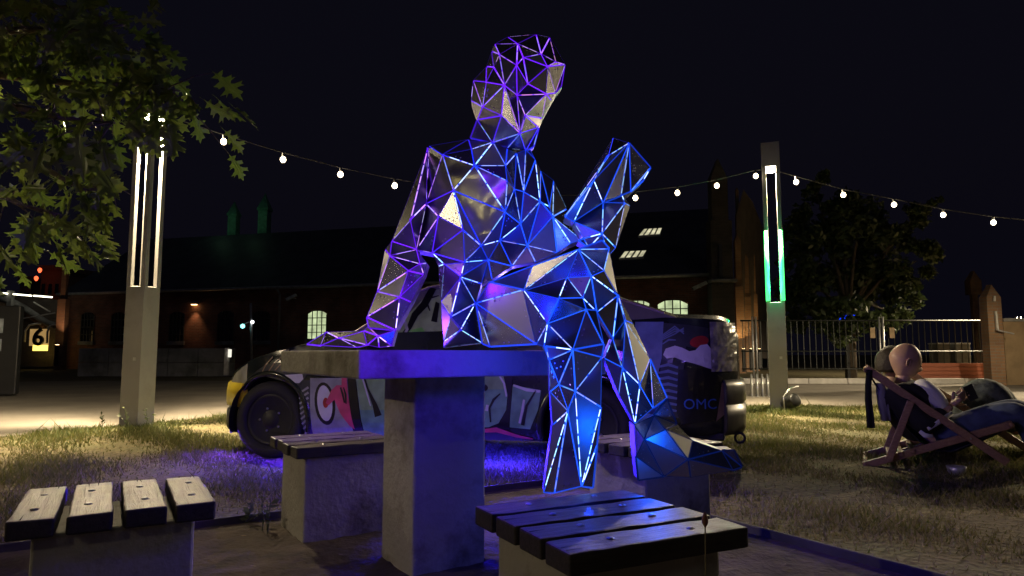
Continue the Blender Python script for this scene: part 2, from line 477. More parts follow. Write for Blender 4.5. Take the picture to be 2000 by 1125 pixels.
def span(p0, p1, pix, d0, d1, x0, x1, extra=()):
    pts = [p0]; bl = []
    for (x, y) in pix:
        f = (x - x0) / (x1 - x0); d = d0 * d1 / (d1 + (d0 - d1) * f) if d1 != d0 else d0
        c = P(x, y, d) + Vector((0, 0, .083)); pts.append(c); bl.append(c)
    pts.append(p1)
    return pts, bl

pts, bl = span(P(318, 224, 7.3), P(1486, 332, 9.25), [(437, 277), (553, 312), (665, 341), (771, 363), (873, 379), (970, 389), (1063, 394), (1154, 393), (1241, 387), (1323, 377), (1400, 363), (1476, 344)], 7.3, 9.25, 318, 1486)
string_light(pts, bl, 'festoon string of warm bulbs passing behind the glowing figure')
pts, bl = span(P(1512, 332, 9.25), Vector((10.5, 9.35, 2.95)), [(1555, 356), (1647, 381), (1746, 400), (1842, 420), (1940, 435), (2040, 445), (2145, 448), (2260, 446)], 9.25, 9.3, 1512, 2300)
string_light(pts, bl, 'festoon string of warm bulbs crossing in front of the leafy tree and fence')
pts, bl = span(P(290, 224, 7.3), P(-120, 180, 6.6), [(203, 220), (92, 222), (-20, 214)], 7.3, 6.6, 290, -120)
string_light(pts, bl, 'festoon string of warm bulbs running into the oak leaves')
# ================================================================== THE GLOWING FACETED FIGURE
def panel_metal(name, rough, base, warp, metal=.92):
    m, t, b = new_mat(name); N = t.nodes; L = t.links
    tc = N.new('ShaderNodeTexCoord')
    n = N.new('ShaderNodeTexNoise'); n.inputs['Scale'].default_value = 5 if warp < .5 else 6.5; n.inputs['Detail'].default_value = 0; n.inputs['Distortion'].default_value = .4 if warp < .5 else 1.2
    L.new(tc.outputs['Object'], n.inputs['Vector'])
    n2 = N.new('ShaderNodeTexNoise'); n2.inputs['Scale'].default_value = 60; n2.inputs['Detail'].default_value = 6
    L.new(tc.outputs['Object'], n2.inputs['Vector'])
    bp = N.new('ShaderNodeBump'); bp.inputs['Strength'].default_value = warp; bp.inputs['Distance'].default_value = .06
    L.new(n.outputs['Fac'], bp.inputs['Height']); L.new(bp.outputs[0], b.inputs['Normal'])
    mr = N.new('ShaderNodeMapRange'); mr.inputs[1].default_value = .35; mr.inputs[2].default_value = .7; mr.inputs[3].default_value = rough * .95; mr.inputs[4].default_value = rough * 1.08
    L.new(n2.outputs['Fac'], mr.inputs[0]); L.new(mr.outputs[0], b.inputs['Roughness'])
    b.inputs['Base Color'].default_value = (*base, 1); b.inputs['Metallic'].default_value = metal
    return m
PANELS = [panel_metal('polished_panel', .24, (.42, .42, .41), .06), panel_metal('satin_panel', .36, (.40, .40, .39), .06),
          panel_metal('brushed_panel', .50, (.38, .38, .35), .08), panel_metal('buckled_tinted_panel', .34, (.88, .90, .46), .6)]  # buckled panels carry reflected yellow-green lawn light in their base colour
BACKM = panel_metal('rear_panel', .45, (.26, .26, .27), .05)

def led_material():
    m, t, b = new_mat('led_light_seam'); N = t.nodes; L = t.links
    at = N.new('ShaderNodeAttribute'); at.attribute_name = 'led'
    b.inputs['Base Color'].default_value = (.02, .02, .03, 1)
    L.new(at.outputs['Color'], b.inputs['Emission Color'])
    b.inputs['Emission Strength'].default_value = 1.0
    m.cycles.emission_sampling = 'NONE'
    return m
LEDM = led_material()

FIG = {}   # part -> dict(v, t, base(px,py)->depth, bulge, side)
FIG['head'] = dict(v=dict(
    h1=(1047, 67), h2=(1074, 73), h3=(992, 72), h4=(966, 86), h5=(1011, 85), h6=(1057, 105), h7=(1086, 121), h8=(1104, 126), h9=(975, 106),
    h10=(1009, 127), h11=(1022, 112), h12=(1070, 130), h13=(960, 100), h14=(964, 131), h15=(950, 130), h16=(924, 157), h17=(949, 160, -.02), h18=(985, 166),
    h19=(1031, 164, -.03), h20=(1010, 186, .03), h21=(1067, 184), h22=(1085, 182), h23=(1077, 196), h24=(920, 197), h25=(942, 209), h26=(979, 226),
    h27=(932, 234), h28=(1026, 226, -.035), h29=(1059, 231), h30=(1016, 261, -.03), h31=(962, 279), h32=(919, 269), h33=(1052, 249), h34=(1027, 294),
    h35=(1042, 286), h36=(991, 290), h37=(1097, 168)),
    t='h3 h1 h5,h4 h3 h5,h4 h5 h9,h13 h4 h9,h5 h10 h9,h5 h1 h6,h1 h2 h6,h2 h7 h6,h2 h8 h7,h5 h6 h11,h5 h11 h10,h11 h6 h12,h6 h7 h12,h7 h8 h12,h11 h12 h19,h10 h11 h19,h10 h19 h20,h10 h20 h18,h9 h10 h18,h9 h18 h14,h13 h9 h14,h13 h14 h15,h15 h14 h17,h14 h18 h17,h15 h17 h16,h16 h17 h25,h16 h25 h24,h17 h18 h25,h18 h26 h25,h24 h25 h27,h25 h26 h27,h27 h26 h31,h27 h31 h32,h18 h30 h26,h18 h20 h30,h20 h28 h30,h20 h21 h28,h19 h21 h20,h12 h21 h19,h12 h22 h21,h12 h8 h22,h8 h37 h22,h21 h22 h23,h21 h23 h29,h21 h29 h28,h28 h29 h33,h28 h33 h30,h26 h30 h31,h31 h30 h36,h30 h34 h36,h30 h33 h34,h33 h35 h34',
    base=lambda x, y: 2.46, bulge=.135, side=.025)
FIG['torso'] = dict(v=dict(
    t1=(838, 285), t2=(915, 272), t3=(963, 277), t4=(864, 302), t5=(927, 323), t6=(921, 291), t7=(988, 323), t8=(991, 353), t9=(885, 372), t10=(832, 398),
    t11=(987, 414), t12=(856, 423), t13=(904, 449), t14=(940, 480), t15=(813, 488), t16=(844, 494), t17=(991, 290), t18=(1027, 292), t19=(1009, 299),
    t20=(1005, 369, .05), t21=(1023, 374, .06), t22=(1017, 437, .06), t24=(1046, 312), t25=(1055, 393, .03), t26=(1074, 404), t27=(1056, 333), t28=(1082, 353),
    t29=(1107, 408), t30=(1080, 423), t31=(976, 470, .05), t32=(954, 508, .03), t33=(907, 512), t34=(867, 516), t35=(940, 554), t36=(900, 541), t37=(856, 520),
    t38=(1036, 293), t39=(1136, 468), t40=(1115, 476), t41=(1088, 494, .03), t42=(961, 545, .02), t43=(1030, 480, .07), t44=(1046, 512, .04), t45=(1000, 520, .05),
    p1=(861, 590), p2=(880, 619), p3=(929, 592), p4=(900, 644), p5=(866, 667), p6=(942, 670), p7=(957, 677), p12=(866, 679)),
    t='t1 t2 t4,t2 t6 t4,t6 t5 t4,t2 t3 t6,t6 t3 t5,t3 t7 t5,t3 t17 t7,t5 t7 t8,t1 t4 t10,t4 t9 t10,t4 t5 t9,t5 t8 t11,t5 t11 t9,t9 t12 t10,t9 t13 t12,t9 t14 t13,t9 t11 t14,t10 t12 t15,t12 t16 t15,t12 t13 t16,t13 t33 t16,t16 t33 t34,t16 t34 t37,t13 t14 t33,t14 t32 t33,t17 t19 t7,t19 t20 t7,t7 t20 t8,t8 t20 t11,t19 t18 t21,t19 t21 t20,t18 t38 t24,t18 t24 t21,t20 t21 t22,t20 t22 t11,t24 t25 t21,t21 t25 t22,t24 t27 t25,t27 t26 t25,t27 t28 t26,t28 t30 t26,t28 t29 t30,t25 t26 t30,t11 t22 t31,t11 t31 t14,t14 t31 t32,t22 t25 t43,t25 t30 t43,t22 t43 t31,t30 t41 t43,t30 t40 t41,t30 t39 t40,t29 t39 t30,t31 t43 t45,t31 t45 t32,t43 t41 t44,t43 t44 t45,t32 t45 t42,t32 t42 t35,t33 t32 t36,t32 t35 t36,t34 t33 t36,t37 t34 p1,t34 t36 p1,p1 t36 p2,t36 t35 p3,t36 p3 p2,p2 p3 p4,p1 p2 p5,p2 p4 p5,p3 p6 p4,p3 p7 p6,p4 p6 p12,p5 p4 p12',
    base=lambda x, y: 2.50 - .08 * max(0, (y - 450) / 230.0), bulge=.19, side=.06)
FIG['arm'] = dict(v=dict(
    a0=(836, 288), a1=(765, 471), a2=(802, 429), t10=(833, 398), t15=(814, 487), a3=(752, 487), a4=(761, 499), a5=(821, 515), a8=(834, 514), a6=(828, 536),
    a7=(798, 529), a9=(736, 569), a10=(781, 580), a11=(803, 590), a12=(716, 619), a14=(773, 645), k8=(720, 640)),
    t='a0 t10 a2,a0 a2 a1,a2 t10 t15,a1 a2 t15,a1 t15 a4,a1 a4 a3,a4 t15 a5,t15 a8 a5,a4 a5 a7,a5 a8 a6,a5 a6 a7,a3 a4 a9,a4 a7 a9,a9 a7 a10,a7 a6 a10,a6 a11 a10,a9 a10 a12,a10 a11 a14,a10 a14 a12,a12 a14 k8',
    base=lambda x, y: 2.50 - .16 * (y - 285) / 355.0, bulge=.075, side=.05)
FIG['hand'] = dict(v=dict(
    k1=(637, 648), k2=(598, 672), k3=(626, 675), k4=(661, 660), k5=(710, 646), k6=(717, 674), k7=(697, 679), k8=(718, 637), k9=(738, 656), k10=(740, 679), k11=(773, 644), k12=(765, 676)),
    t='k1 k3 k2,k1 k4 k3,k1 k5 k4,k3 k4 k7,k4 k6 k7,k4 k5 k6,k5 k8 k9,k5 k9 k6,k6 k9 k10,k8 k11 k9,k9 k11 k12,k9 k12 k10',
    base=lambda x, y: 2.34 + .22 * max(0, (735 - x) / 135.0), bulge=.045, side=.03)
FIG['near_thigh'] = dict(v=dict(
    p3=(929, 592), p6=(942, 671), p7=(957, 677), p8=(1022, 566), p9=(955, 551), p10=(1047, 672), p11=(1062, 677), p13=(1069, 632), q4=(1091, 582),
    q7=(1145, 604), q13=(1119, 683), q14=(1180, 674), q12=(1165, 606), q17=(1072, 703)),
    t='p9 p8 p3,p3 p8 p10,p3 p10 p7,p3 p7 p6,p8 p13 p10,p10 p13 p11,p8 q4 p13,q4 q7 p13,p13 q7 q13,p13 q13 p11,p11 q13 q17,q7 q12 q14,q7 q14 q13',
    base=lambda x, y: 2.40 - .22 * max(0, min(1, (x - 930) / 170.0)), bulge=.10, side=.07)
FIG['far_thigh'] = dict(v=dict(
    p9=(955, 552), p8=(1022, 568), q2=(1130, 487), q3=(1107, 542), q4=(1091, 583), q6=(1138, 582), q7=(1145, 606), q8=(1155, 539), q9=(1180, 528), q10=(1190, 486),
    q11=(1207, 577), q12=(1166, 610), q15=(1197, 662), r1=(1040, 519), r2=(1176, 470)),
    t='p9 r1 p8,r1 q2 p8,p8 q2 q3,p8 q3 q4,q3 q6 q4,q4 q6 q7,q2 q8 q3,q3 q8 q6,q2 r2 q10,q2 q10 q9,q2 q9 q8,q8 q9 q11,q6 q8 q12,q6 q12 q7,q8 q11 q12,q11 q15 q12,q9 q10 q11',
    base=lambda x, y: 2.46 - .24 * max(0, min(1, (x - 955) / 200.0)), bulge=.10, side=.05)
FIG['near_shin'] = dict(v=dict(
    p11=(1066, 676), q13=(1119, 683), q14=(1180, 672), q17=(1072, 703), q18=(1091, 751), q19=(1124, 764), m3=(1176, 698), m4=(1174, 795), m5=(1074, 765), m6=(1079, 830),
    m7=(1061, 962), m8=(1083, 963), m9=(1109, 803), m10=(1136, 950), m12=(1158, 953), m13=(1166, 870)),
    t='p11 q13 q17,q17 q13 q18,q13 q19 q18,q13 q14 m3,q13 m3 q19,q19 m3 m4,q17 q18 m5,q18 m9 m5,q18 q19 m9,m5 m9 m6,m6 m9 m7,m9 m8 m7,m9 q19 m10,m9 m10 m8,q19 m4 m10,m4 m13 m10,m13 m12 m10',
    base=lambda x, y: 2.12, bulge=.075, side=.05)
FIG['far_shin'] = dict(v=dict(
    q11=(1207, 575), q15=(1196, 660), s0=(1180, 700), s8=(1221, 625), s9=(1237, 632), s5=(1270, 701), s4=(1303, 777), s3=(1276, 797), s2=(1250, 752), s7=(1240, 828), s10=(1215, 718), s11=(1208, 770)),
    t='q11 s8 q15,q11 s9 s8,s8 s10 q15,q15 s10 s0,s8 s9 s5,s8 s5 s2,s8 s2 s10,s5 s4 s3,s5 s3 s2,s0 s10 s11,s10 s2 s7,s10 s7 s11,s2 s3 s7',
    base=lambda x, y: 2.26, bulge=.07, side=.05)
FIG['foot'] = dict(v=dict(
    f1=(1238, 830), f2=(1277, 811), f3=(1303, 779), f4=(1258, 858), f5=(1242, 891), f6=(1247, 938), f7=(1297, 931), f8=(1349, 933), f9=(1344, 897), f10=(1300, 838),
    f11=(1322, 828), f12=(1353, 860), f13=(1410, 880), f14=(1432, 918), f15=(1450, 912), f16=(1434, 880)),
    t='f1 f2 f4,f2 f3 f11,f2 f11 f10,f2 f10 f4,f1 f4 f5,f4 f7 f5,f5 f7 f6,f4 f9 f7,f4 f10 f9,f9 f8 f7,f10 f11 f12,f10 f12 f9,f9 f12 f13,f9 f13 f14,f9 f14 f8,f13 f16 f15,f13 f15 f14',
    base=lambda x, y: 2.24, bulge=.075, side=.05)
FIG['book'] = dict(v=dict(
    b1=(1197, 269), b2=(1229, 279), b3=(1271, 327), b4=(1256, 353), b5=(1232, 374), b6=(1213, 382), b8=(1103, 423), b9=(1121, 433), b11=(1178, 396), b16=(1187, 305), b18=(1160, 352)),
    t='b1 b16 b8,b1 b2 b16,b16 b18 b8,b8 b18 b9,b16 b2 b18,b18 b2 b11,b18 b11 b9,b2 b6 b11,b2 b5 b6,b2 b3 b5,b3 b4 b5',
    base=lambda x, y: 2.30, bulge=.06, side=.05)
FIG['forearm'] = dict(v=dict(
    b9=(1119, 432), b10=(1140, 466), b11=(1178, 395), b12=(1221, 396), b13=(1231, 402), b14=(1203, 484), b15=(1176, 456), b17=(1188, 500), b19=(1150, 484), b20=(1130, 470), b6=(1214, 378)),
    t='b9 b11 b15,b9 b15 b10,b11 b12 b15,b11 b6 b12,b6 b13 b12,b12 b13 b14,b12 b14 b15,b10 b15 b19,b15 b17 b19,b15 b14 b17,b10 b19 b20',
    base=lambda x, y: 2.32, bulge=.075, side=.05)

fig = empty('faceted_figure', (.0, 2.4, TZ), 0, 'seated larger than life figure of riveted metal facets with glowing violet and blue seams', 'sculpture')
def lerp3(a, b, f): return tuple(a[i] + (b[i] - a[i]) * f for i in range(3))
VIO = (.14, .012, 1.0); BLU = (.010, .018, 1.0); CYA = (.012, .11, 1.0)
def led_tint(x, y):
    """violet at head and leaning arm, blue on the body, cyan towards book and thighs (LED programme)"""
    f = max(0, min(1, (x - 790) / 130.0 if y > 300 else (y - 215) / 85.0))
    if y > 300 and x < 1000: f = max(0, min(1, (x - 815) / 90.0))
    c = lerp3(VIO, BLU, f)
    g = max(0, min(1, (x - 880) / 200.0)) * max(0, min(1, (y - 240) / 120.0))
    return lerp3(c, CYA, g * .75)

def nearest_on_seg(p, a, b):
    ab = (b[0] - a[0], b[1] - a[1]); L = ab[0] ** 2 + ab[1] ** 2
    t = 0 if L == 0 else max(0, min(1, ((p[0] - a[0]) * ab[0] + (p[1] - a[1]) * ab[1]) / L))
    return math.hypot(p[0] - a[0] - ab[0] * t, p[1] - a[1] - ab[1] * t)

PART_LABEL = {'head': 'head of violet-edged facets', 'book': 'slab-like open book held up against the body', 'hand': 'flat hand pressed on the table edge'}
BUCKLED = {('torso', k) for k in ('t4 t5 t9', 't5 t8 t11', 't5 t11 t9', 't9 t11 t14')}
for part, D in FIG.items():
    rg = random.Random(part)
    tris = [tuple(s.split()) for s in D['t'].split(',')]
    px = {k: v[:2] for k, v in D['v'].items()}
    cnt = {}
    for t in tris:
        for i in range(3):
            e = frozenset((t[i], t[(i + 1) % 3])); cnt[e] = cnt.get(e, 0) + 1
    border = [e for e, c in cnt.items() if c == 1]
    bset = {k for e in border for k in e}
    dist = {k: (0 if k in bset else min(nearest_on_seg(px[k], *[px[q] for q in e]) for e in border)) for k in px}
    dm = max(max(dist.values()), 12.0)
    F = {}; K = {}
    for k, v in D['v'].items():
        b = D['base'](*px[k]); off = v[2] if len(v) > 2 else 0.0
        bul = D['bulge'] * math.sqrt(max(0, 1 - (1 - min(1, dist[k] / dm)) ** 2))
        j = rg.uniform(-.012, .012)
        # the shell bellies out towards the viewer, its rear is the same belly the other way
        F[k] = P(px[k][0], px[k][1], b - D['side'] - bul + off + j)
        K[k] = P(px[k][0], px[k][1], b + D['side'] + bul * .8)
        K[k].x = F[k].x * .8 + K[k].x * .2; K[k].z = F[k].z
    if part in ('torso', 'hand', 'near_thigh'):
        for dct in (F, K):
            for k in dct:
                if dct[k].z < TZ + .004 and k not in ('q17', 'q13', 'p11', 'p10', 'q14'): dct[k].z = TZ + .004
    # orientation: normals must face the viewer
    tr2 = []
    for t in tris:
        a, b, c = (F[k] for k in t)
        n = (b - a).cross(c - a)
        tr2.append(t if n.dot(EYE - a) > 0 else (t[0], t[2], t[1]))
    mb = MB()
    for t in tr2: mb.add([K[t[0]], K[t[2]], K[t[1]]], [(0, 1, 2)])
    for e in border:
        a, b = tuple(e); mb.add([F[a], F[b], K[b], K[a]], [(0, 1, 2, 3)])
    po = mb.build(part, BACKM, fig)
    if part in PART_LABEL: po['label'] = PART_LABEL[part]
    NRM = {}
    for t, t0 in zip(tr2, tris):
        a, b, c = (F[k] for k in t)
        n = (b - a).cross(c - a).normalized()
        for i in range(3):
            e = frozenset((t[i], t[(i + 1) % 3])); NRM.setdefault(e, []).append(n)
        la, lb, lc = (b - c).length, (a - c).length, (a - b).length
        inc = (a * la + b * lb + c * lc) / (la + lb + lc)
        area = (b - a).cross(c - a).length / 2; rin = 2 * area / (la + lb + lc)
        f = max(.35, 1 - .0025 / max(rin, 1e-4))
        q = [inc + (p - inc) * f for p in (a, b, c)]
        vs = [p for p in q] + [p - n * .004 for p in q]
        pm = MB().add(vs, [(0, 1, 2), (0, 3, 4, 1), (1, 4, 5, 2), (2, 5, 3, 0)])
        key = ' '.join(t0)
        mi = 3 if (part, key) in BUCKLED else rg.choice((0, 0, 1, 1, 2))
        pn = pm.build('panel', PANELS[mi], po)
        # pairs of rivet heads near an edge
        if rin > .018 and rg.random() < .75:
            rv = MB()
            for _ in range(rg.choice((1, 2, 2))):
                i = rg.randrange(3); e0, e1 = q[i], q[(i + 1) % 3]; mid = e0.lerp(e1, rg.uniform(.3, .7)); p = mid + (inc - mid).normalized() * .012
                x = n.orthogonal().normalized(); y = n.cross(x)
                for s in (-1, 1):
                    c0 = p + (e1 - e0).normalized() * s * .010
                    ring = [c0 + n * .0006 + (x * math.cos(k * 1.0472) + y * math.sin(k * 1.0472)) * .0028 for k in range(6)]
                    rv.add(ring + [c0 + n * .0022], [(k, (k + 1) % 6, 6) for k in range(6)])
            tag(rv.build('rivet', M['steel'], pn), kind='stuff')
    # light seams along the edges
    vs, fs, cols = [], [], []
    def strip(p, q, n, w, col):
        s = (q - p).cross(n).normalized() * w / 2
        b = len(vs); vs.extend([p - s, q - s, q + s, p + s]); fs.append((b, b + 1, b + 2, b + 3)); cols.extend([col] * 4)
    for e, ns in NRM.items():
        ka, kb = sorted(e); a, b = F[ka], F[kb]
        n = sum(ns, Vector()).normalized(); L = (b - a).length
        mid = ((px[ka][0] + px[kb][0]) / 2, (px[ka][1] + px[kb][1]) / 2)
        ti = led_tint(*mid); outer = len(ns) == 1
        low = part in ('foot',)
        k = (.05 if low else 1.15) * rg.uniform(.5, 1.25) * (.6 if outer else 1)
        strip(a - n * .0030, b - n * .0030, n, .0058, tuple(c * k for c in ti))
        lit = rg.random() < (0 if low else (.16 if outer else .58))
        if lit:
            x = .012 + rg.uniform(0, .02); lvl = rg.choice((.7, 1.0, 1.3, 1.6, 3.2)) * (.6 if part == 'head' else 1)
            ww = lerp3(ti, (1, .62, 1) if ti[0] > .09 else (.55, .85, 1), .50)
            while x < L - .012:
                l = min(rg.uniform(.022, .06), L - .008 - x)
                if l > .006:
                    p = a.lerp(b, x / L); q = a.lerp(b, (x + l) / L)
                    strip(p - n * .0012, q - n * .0012, n, .0025, tuple(c * lvl * rg.uniform(.6, 1.2) for c in ww))
                x += l + rg.uniform(.005, .010)
    me = bpy.data.meshes.new('light_seam')
    inv = wm(po).inverted()
    me.from_pydata([tuple(inv @ v) for v in vs], [], fs)
    ca = me.color_attributes.new('led', 'FLOAT_COLOR', 'POINT')
    ca.data.foreach_set('color', [c for col in cols for c in (*col, 1)])
    me.materials.append(LEDM)
    so = bpy.data.objects.new('light_seam', me); COL.objects.link(so); so.parent = po
    so['kind'] = 'stuff'

# unseen point lamps added around the figure to throw its seams' blue light
def seam_fill_lamp(x, y, d, col, w, r=.02):
    l = bpy.data.lights.new('seam_fill_lamp', 'POINT'); l.energy = w; l.color = col; l.shadow_soft_size = r
    o = bpy.data.objects.new('seam_fill_lamp', l); COL.objects.link(o); o.parent = fig; o.location = wm(fig).inverted() @ P(x, y, d)
for a in [(1045, 705, 2.05, (.002, .06, 1), .6), (1010, 695, 1.92, (.006, .010, 1), .75), (900, 695, 1.90, (.05, .002, 1), 1.2), (770, 695, 1.82, (.10, .002, 1), 1.0),
          (1030, 440, 2.15, (.001, .010, 1), 1.1), (1100, 450, 2.10, (.002, .04, 1), .5), (960, 300, 2.15, (.06, .002, 1), .35), (790, 560, 2.2, (.12, .002, 1), .3), (845, 530, 2.25, (.20, .002, 1), .20), (1010, 205, 2.08, (.08, .003, 1), .35),
          (1275, 880, 2.02, (.002, .09, 1), 1.1), (1150, 1000, 1.75, (.004, .04, 1), 1.0), (1205, 720, 2.0, (.002, .03, 1), .12), (1180, 440, 2.05, (.02, .12, 1), .2),
          (860, 520, 2.95, (.20, .06, 1), 9.0), (1000, 560, 2.95, (.12, .08, 1), 7.0), (1110, 500, 2.95, (.26, .14, 1), 8.0), (1290, 790, 2.5, (.03, .08, 1), 1.2), (720, 640, 2.95, (.16, .03, 1), 5.0)]:
    seam_fill_lamp(*a)
# ================================================================== GRAFFITI CAR
CO = Vector((1.50, 4.42, 0)); CF = Vector((-.978, .208, 0)).normalized(); CN = Vector((-CF.y * -1, CF.x * -1, 0))
CN = Vector((.208, .978, 0)).normalized()
CL = 3.95; CW = 1.64
def CP(s, t, z): return CO + CF * s + CN * t + Vector((0, 0, z))
def lin(tab, s):
    if s <= tab[0][0]: return tab[0][1]
    for (a, va), (b, vb) in zip(tab, tab[1:]):
        if s <= b:
            f = (s - a) / (b - a); return va + (vb - va) * f
    return tab[-1][1]
ZT = [(0, .90), (.05, .985), (.12, 1.005), (.5, 1.02), (.8, 1.0), (1.0, .965), (1.5, .95), (2.4, .93), (2.75, .905), (3.2, .83), (3.55, .745), (3.8, .65), (3.9, .58), (3.95, .52)]
ZB = [(0, .30), (.3, .24), (.7, .18), (3.1, .18), (3.6, .20), (3.95, .24)]
def plan(s):
    i = 0.0
    if s < .42: i += .30 * (1 - s / .42) ** 2.6
    if s > CL - .75: i += .36 * ((s - CL + .75) / .75) ** 2.4
    return i
def tin(s, z):
    i = plan(s)
    if z < .34: i += .05 * ((.34 - z) / .16) ** 2
    if z > .60: i += .065 * ((z - .60) / .40) ** 2
    if abs(z - .735) < .012: i += .004
    return i
WF, WR = (3.40, .285), (1.00, .285)     # wheel stations: s, hub height
ARCH = .345
paint = mat('sprayed_car_paint', (.014, .020, .016), .22, .0, var=.8, scale=3.0, bump=.03, bscale=20, dirt=((.03, .036, .04), .7), dscale=1.6, coat=.5)
ss = [CL * i / 160 for i in range(161)]
nz, ntp = 30, 12
def section(s):
    z0, z1 = lin(ZB, s), lin(ZT, s); pts = []
    for k in range(nz + 1):
        z = z0 + (z1 - z0) * k / nz; pts.append((tin(s, z), z))
    a = pts[-1][0]
    top = []
    for k in range(1, ntp):
        f = k / ntp; top.append((a + (CW - 2 * a) * f, z1 + .05 * (1 - (2 * f - 1) ** 4) * min(1, (1 - abs(2 * f - 1)) * 3)))
    far = [(CW - t, z) for t, z in reversed(pts)]
    return pts + top + far
car = empty('parked_car', (CP(CL / 2, CW / 2, 0)), math.atan2(CF.y, CF.x), 'compact saloon car sprayed all over with cartoon graffiti, parked on the lawn', 'car')
secs = [section(s) for s in ss]; ns = len(secs[0])
mb = MB(); vs = [CP(s, t, z) for s, sec in zip(ss, secs) for t, z in sec]; fs = []
for i in range(len(ss) - 1):
    for k in range(ns - 1):
        sm = (ss[i] + ss[i + 1]) / 2; zm = (secs[i][k][1] + secs[i][k + 1][1]) / 2
        if k < nz or k >= ns - 1 - nz:
            if any(math.hypot(sm - w[0], zm - w[1]) < ARCH - .01 for w in (WF, WR)): continue
        fs.append((i * ns + k, (i + 1) * ns + k, (i + 1) * ns + k + 1, i * ns + k + 1))
    fs.append((i * ns + ns - 1, (i + 1) * ns + ns - 1, (i + 1) * ns, i * ns))
fs.append(tuple(range(ns))); fs.append(tuple(reversed(range((len(ss) - 1) * ns, len(ss) * ns))))
mb.add(vs, fs)
body = mb.build('body', paint, car, smooth=True)
em = body.modifiers.new('edge', 'EDGE_SPLIT'); em.split_angle = R(40)

# cabin with painted-over glass
ZR = [(.42, 1.02), (.75, 1.135), (1.05, 1.25), (1.25, 1.30), (1.7, 1.325), (2.05, 1.31), (2.28, 1.265), (2.55, 1.07), (2.80, .90)]
def tcab(s, z):
    zb = lin(ZT, s); return plan(s) + .085 + .21 * max(0, z - zb) / .37
cs = [.42 + (2.80 - .42) * i / 60 for i in range(61)]
def csec(s):
    zb, zr = lin(ZT, s) - .03, lin(ZR, s); pts = []
    for k in range(9):
        z = zb + (max(zr, zb + .005) - zb) * k / 8; pts.append((tcab(s, z), z))
    a = pts[-1][0]; z1 = pts[-1][1]
    top = [(a + (CW - 2 * a) * k / 12, z1 + .055 * (1 - (2 * k / 12 - 1) ** 2)) for k in range(1, 12)]
    return pts + top + [(CW - t, z) for t, z in reversed(pts)]
secs2 = [csec(s) for s in cs]; n2 = len(secs2[0])
mb = MB(); mb.add([CP(s, t, z) for s, sec in zip(cs, secs2) for t, z in sec],
                  [(i * n2 + k, (i + 1) * n2 + k, (i + 1) * n2 + k + 1, i * n2 + k + 1) for i in range(60) for k in range(n2 - 1)] + [tuple(range(n2)), tuple(reversed(range(60 * n2, 61 * n2)))])
cabin = mb.build('cabin', mat('sprayed_cabin_paint', (.20, .19, .15), .22, var=.35, scale=3, bump=.02, coat=.5), car, smooth=True)
em = cabin.modifiers.new('edge', 'EDGE_SPLIT'); em.split_angle = R(35)
# roof gutter and pillar mouldings
MB().tube([CP(s, tcab(s, lin(ZR, s)) - .004, lin(ZR, s) + .004) for s in [.5 + 2.26 * k / 30 for k in range(31)]], .009, 6).build('roof_moulding', mat('moulding', (.28, .24, .17), .35, .3, bump=0), cabin)

# wheels and arches
for w, nm in ((WF, 'front'), (WR, 'rear')):
    ring = []
    rm = MB()
    n = 26; vsr = []; fsr = []
    for k in range(n + 1):
        a = math.pi * (k / n) * 1.16 - .08 * math.pi
        for rr_, off in ((ARCH - .02, .05), (ARCH - .018, -.012), (ARCH + .012, -.016), (ARCH + .028, .004)):
            s = w[0] - math.cos(a) * rr_; z = w[1] + math.sin(a) * rr_
            vsr.append(CP(s, tin(s, max(z, .2)) + off, z))
    for k in range(n):
        for j in range(3): fsr.append((k * 4 + j, (k + 1) * 4 + j, (k + 1) * 4 + j + 1, k * 4 + j + 1))
    rm.add(vsr, fsr); rm.build('arch_lip', paint, car, smooth=True)
    wl = MB(); vsw = []; fsw = []
    for k in range(21):
        a = math.pi * k / 20 * 1.2 - .1 * math.pi
        for t in (.03, .34):
            vsw.append(CP(w[0] - math.cos(a) * (ARCH - .008), tin(w[0], .5) + t, w[1] + math.sin(a) * (ARCH - .008)))
    for k in range(20): fsw.append((2 * k, 2 * k + 1, 2 * k + 3, 2 * k + 2))
    fsw.append(tuple(2 * k + 1 for k in range(21)))
    wl.add(vsw, fsw); wl.build('wheel_well', M['black_metal'], car)
    for side_t, sg in ((.015 + tin(w[0], w[1]), 1), (CW - .015 - tin(w[0], w[1]), -1)):
        wt = math.pi / 2
        rot = Matrix((CF, Vector((0, 0, 1)), CN * sg)).transposed().to_4x4()
        rot.translation = CP(w[0], side_t, w[1])
        wh = MB().lathe([(.19, .03), (.195, .008), (.235, .0), (.272, .014), (.286, .04), (.288, .09), (.286, .145), (.272, .17), (.2, .18)], None, 40, M=rot).build('wheel', M['rubber'], car, smooth=True)
        MB().lathe([(.192, .045), (.190, .020), (.175, .026), (.150, .040), (.075, .034), (.055, .018), (.02, .014)], None, 30, M=rot).build('rim', M['black_metal'], wh, smooth=True)
        for k in range(5):
            a = 2 * math.pi * k / 5
            c = rot @ Vector((.085 * math.cos(a), .085 * math.sin(a), .026))
            MB().lathe([(.009, .012), (.009, -.004), (.004, -.007)], None, 6, M=rot @ Matrix.Translation((.085 * math.cos(a), .085 * math.sin(a), .026))).build('wheel_nut', M['steel'], wh)

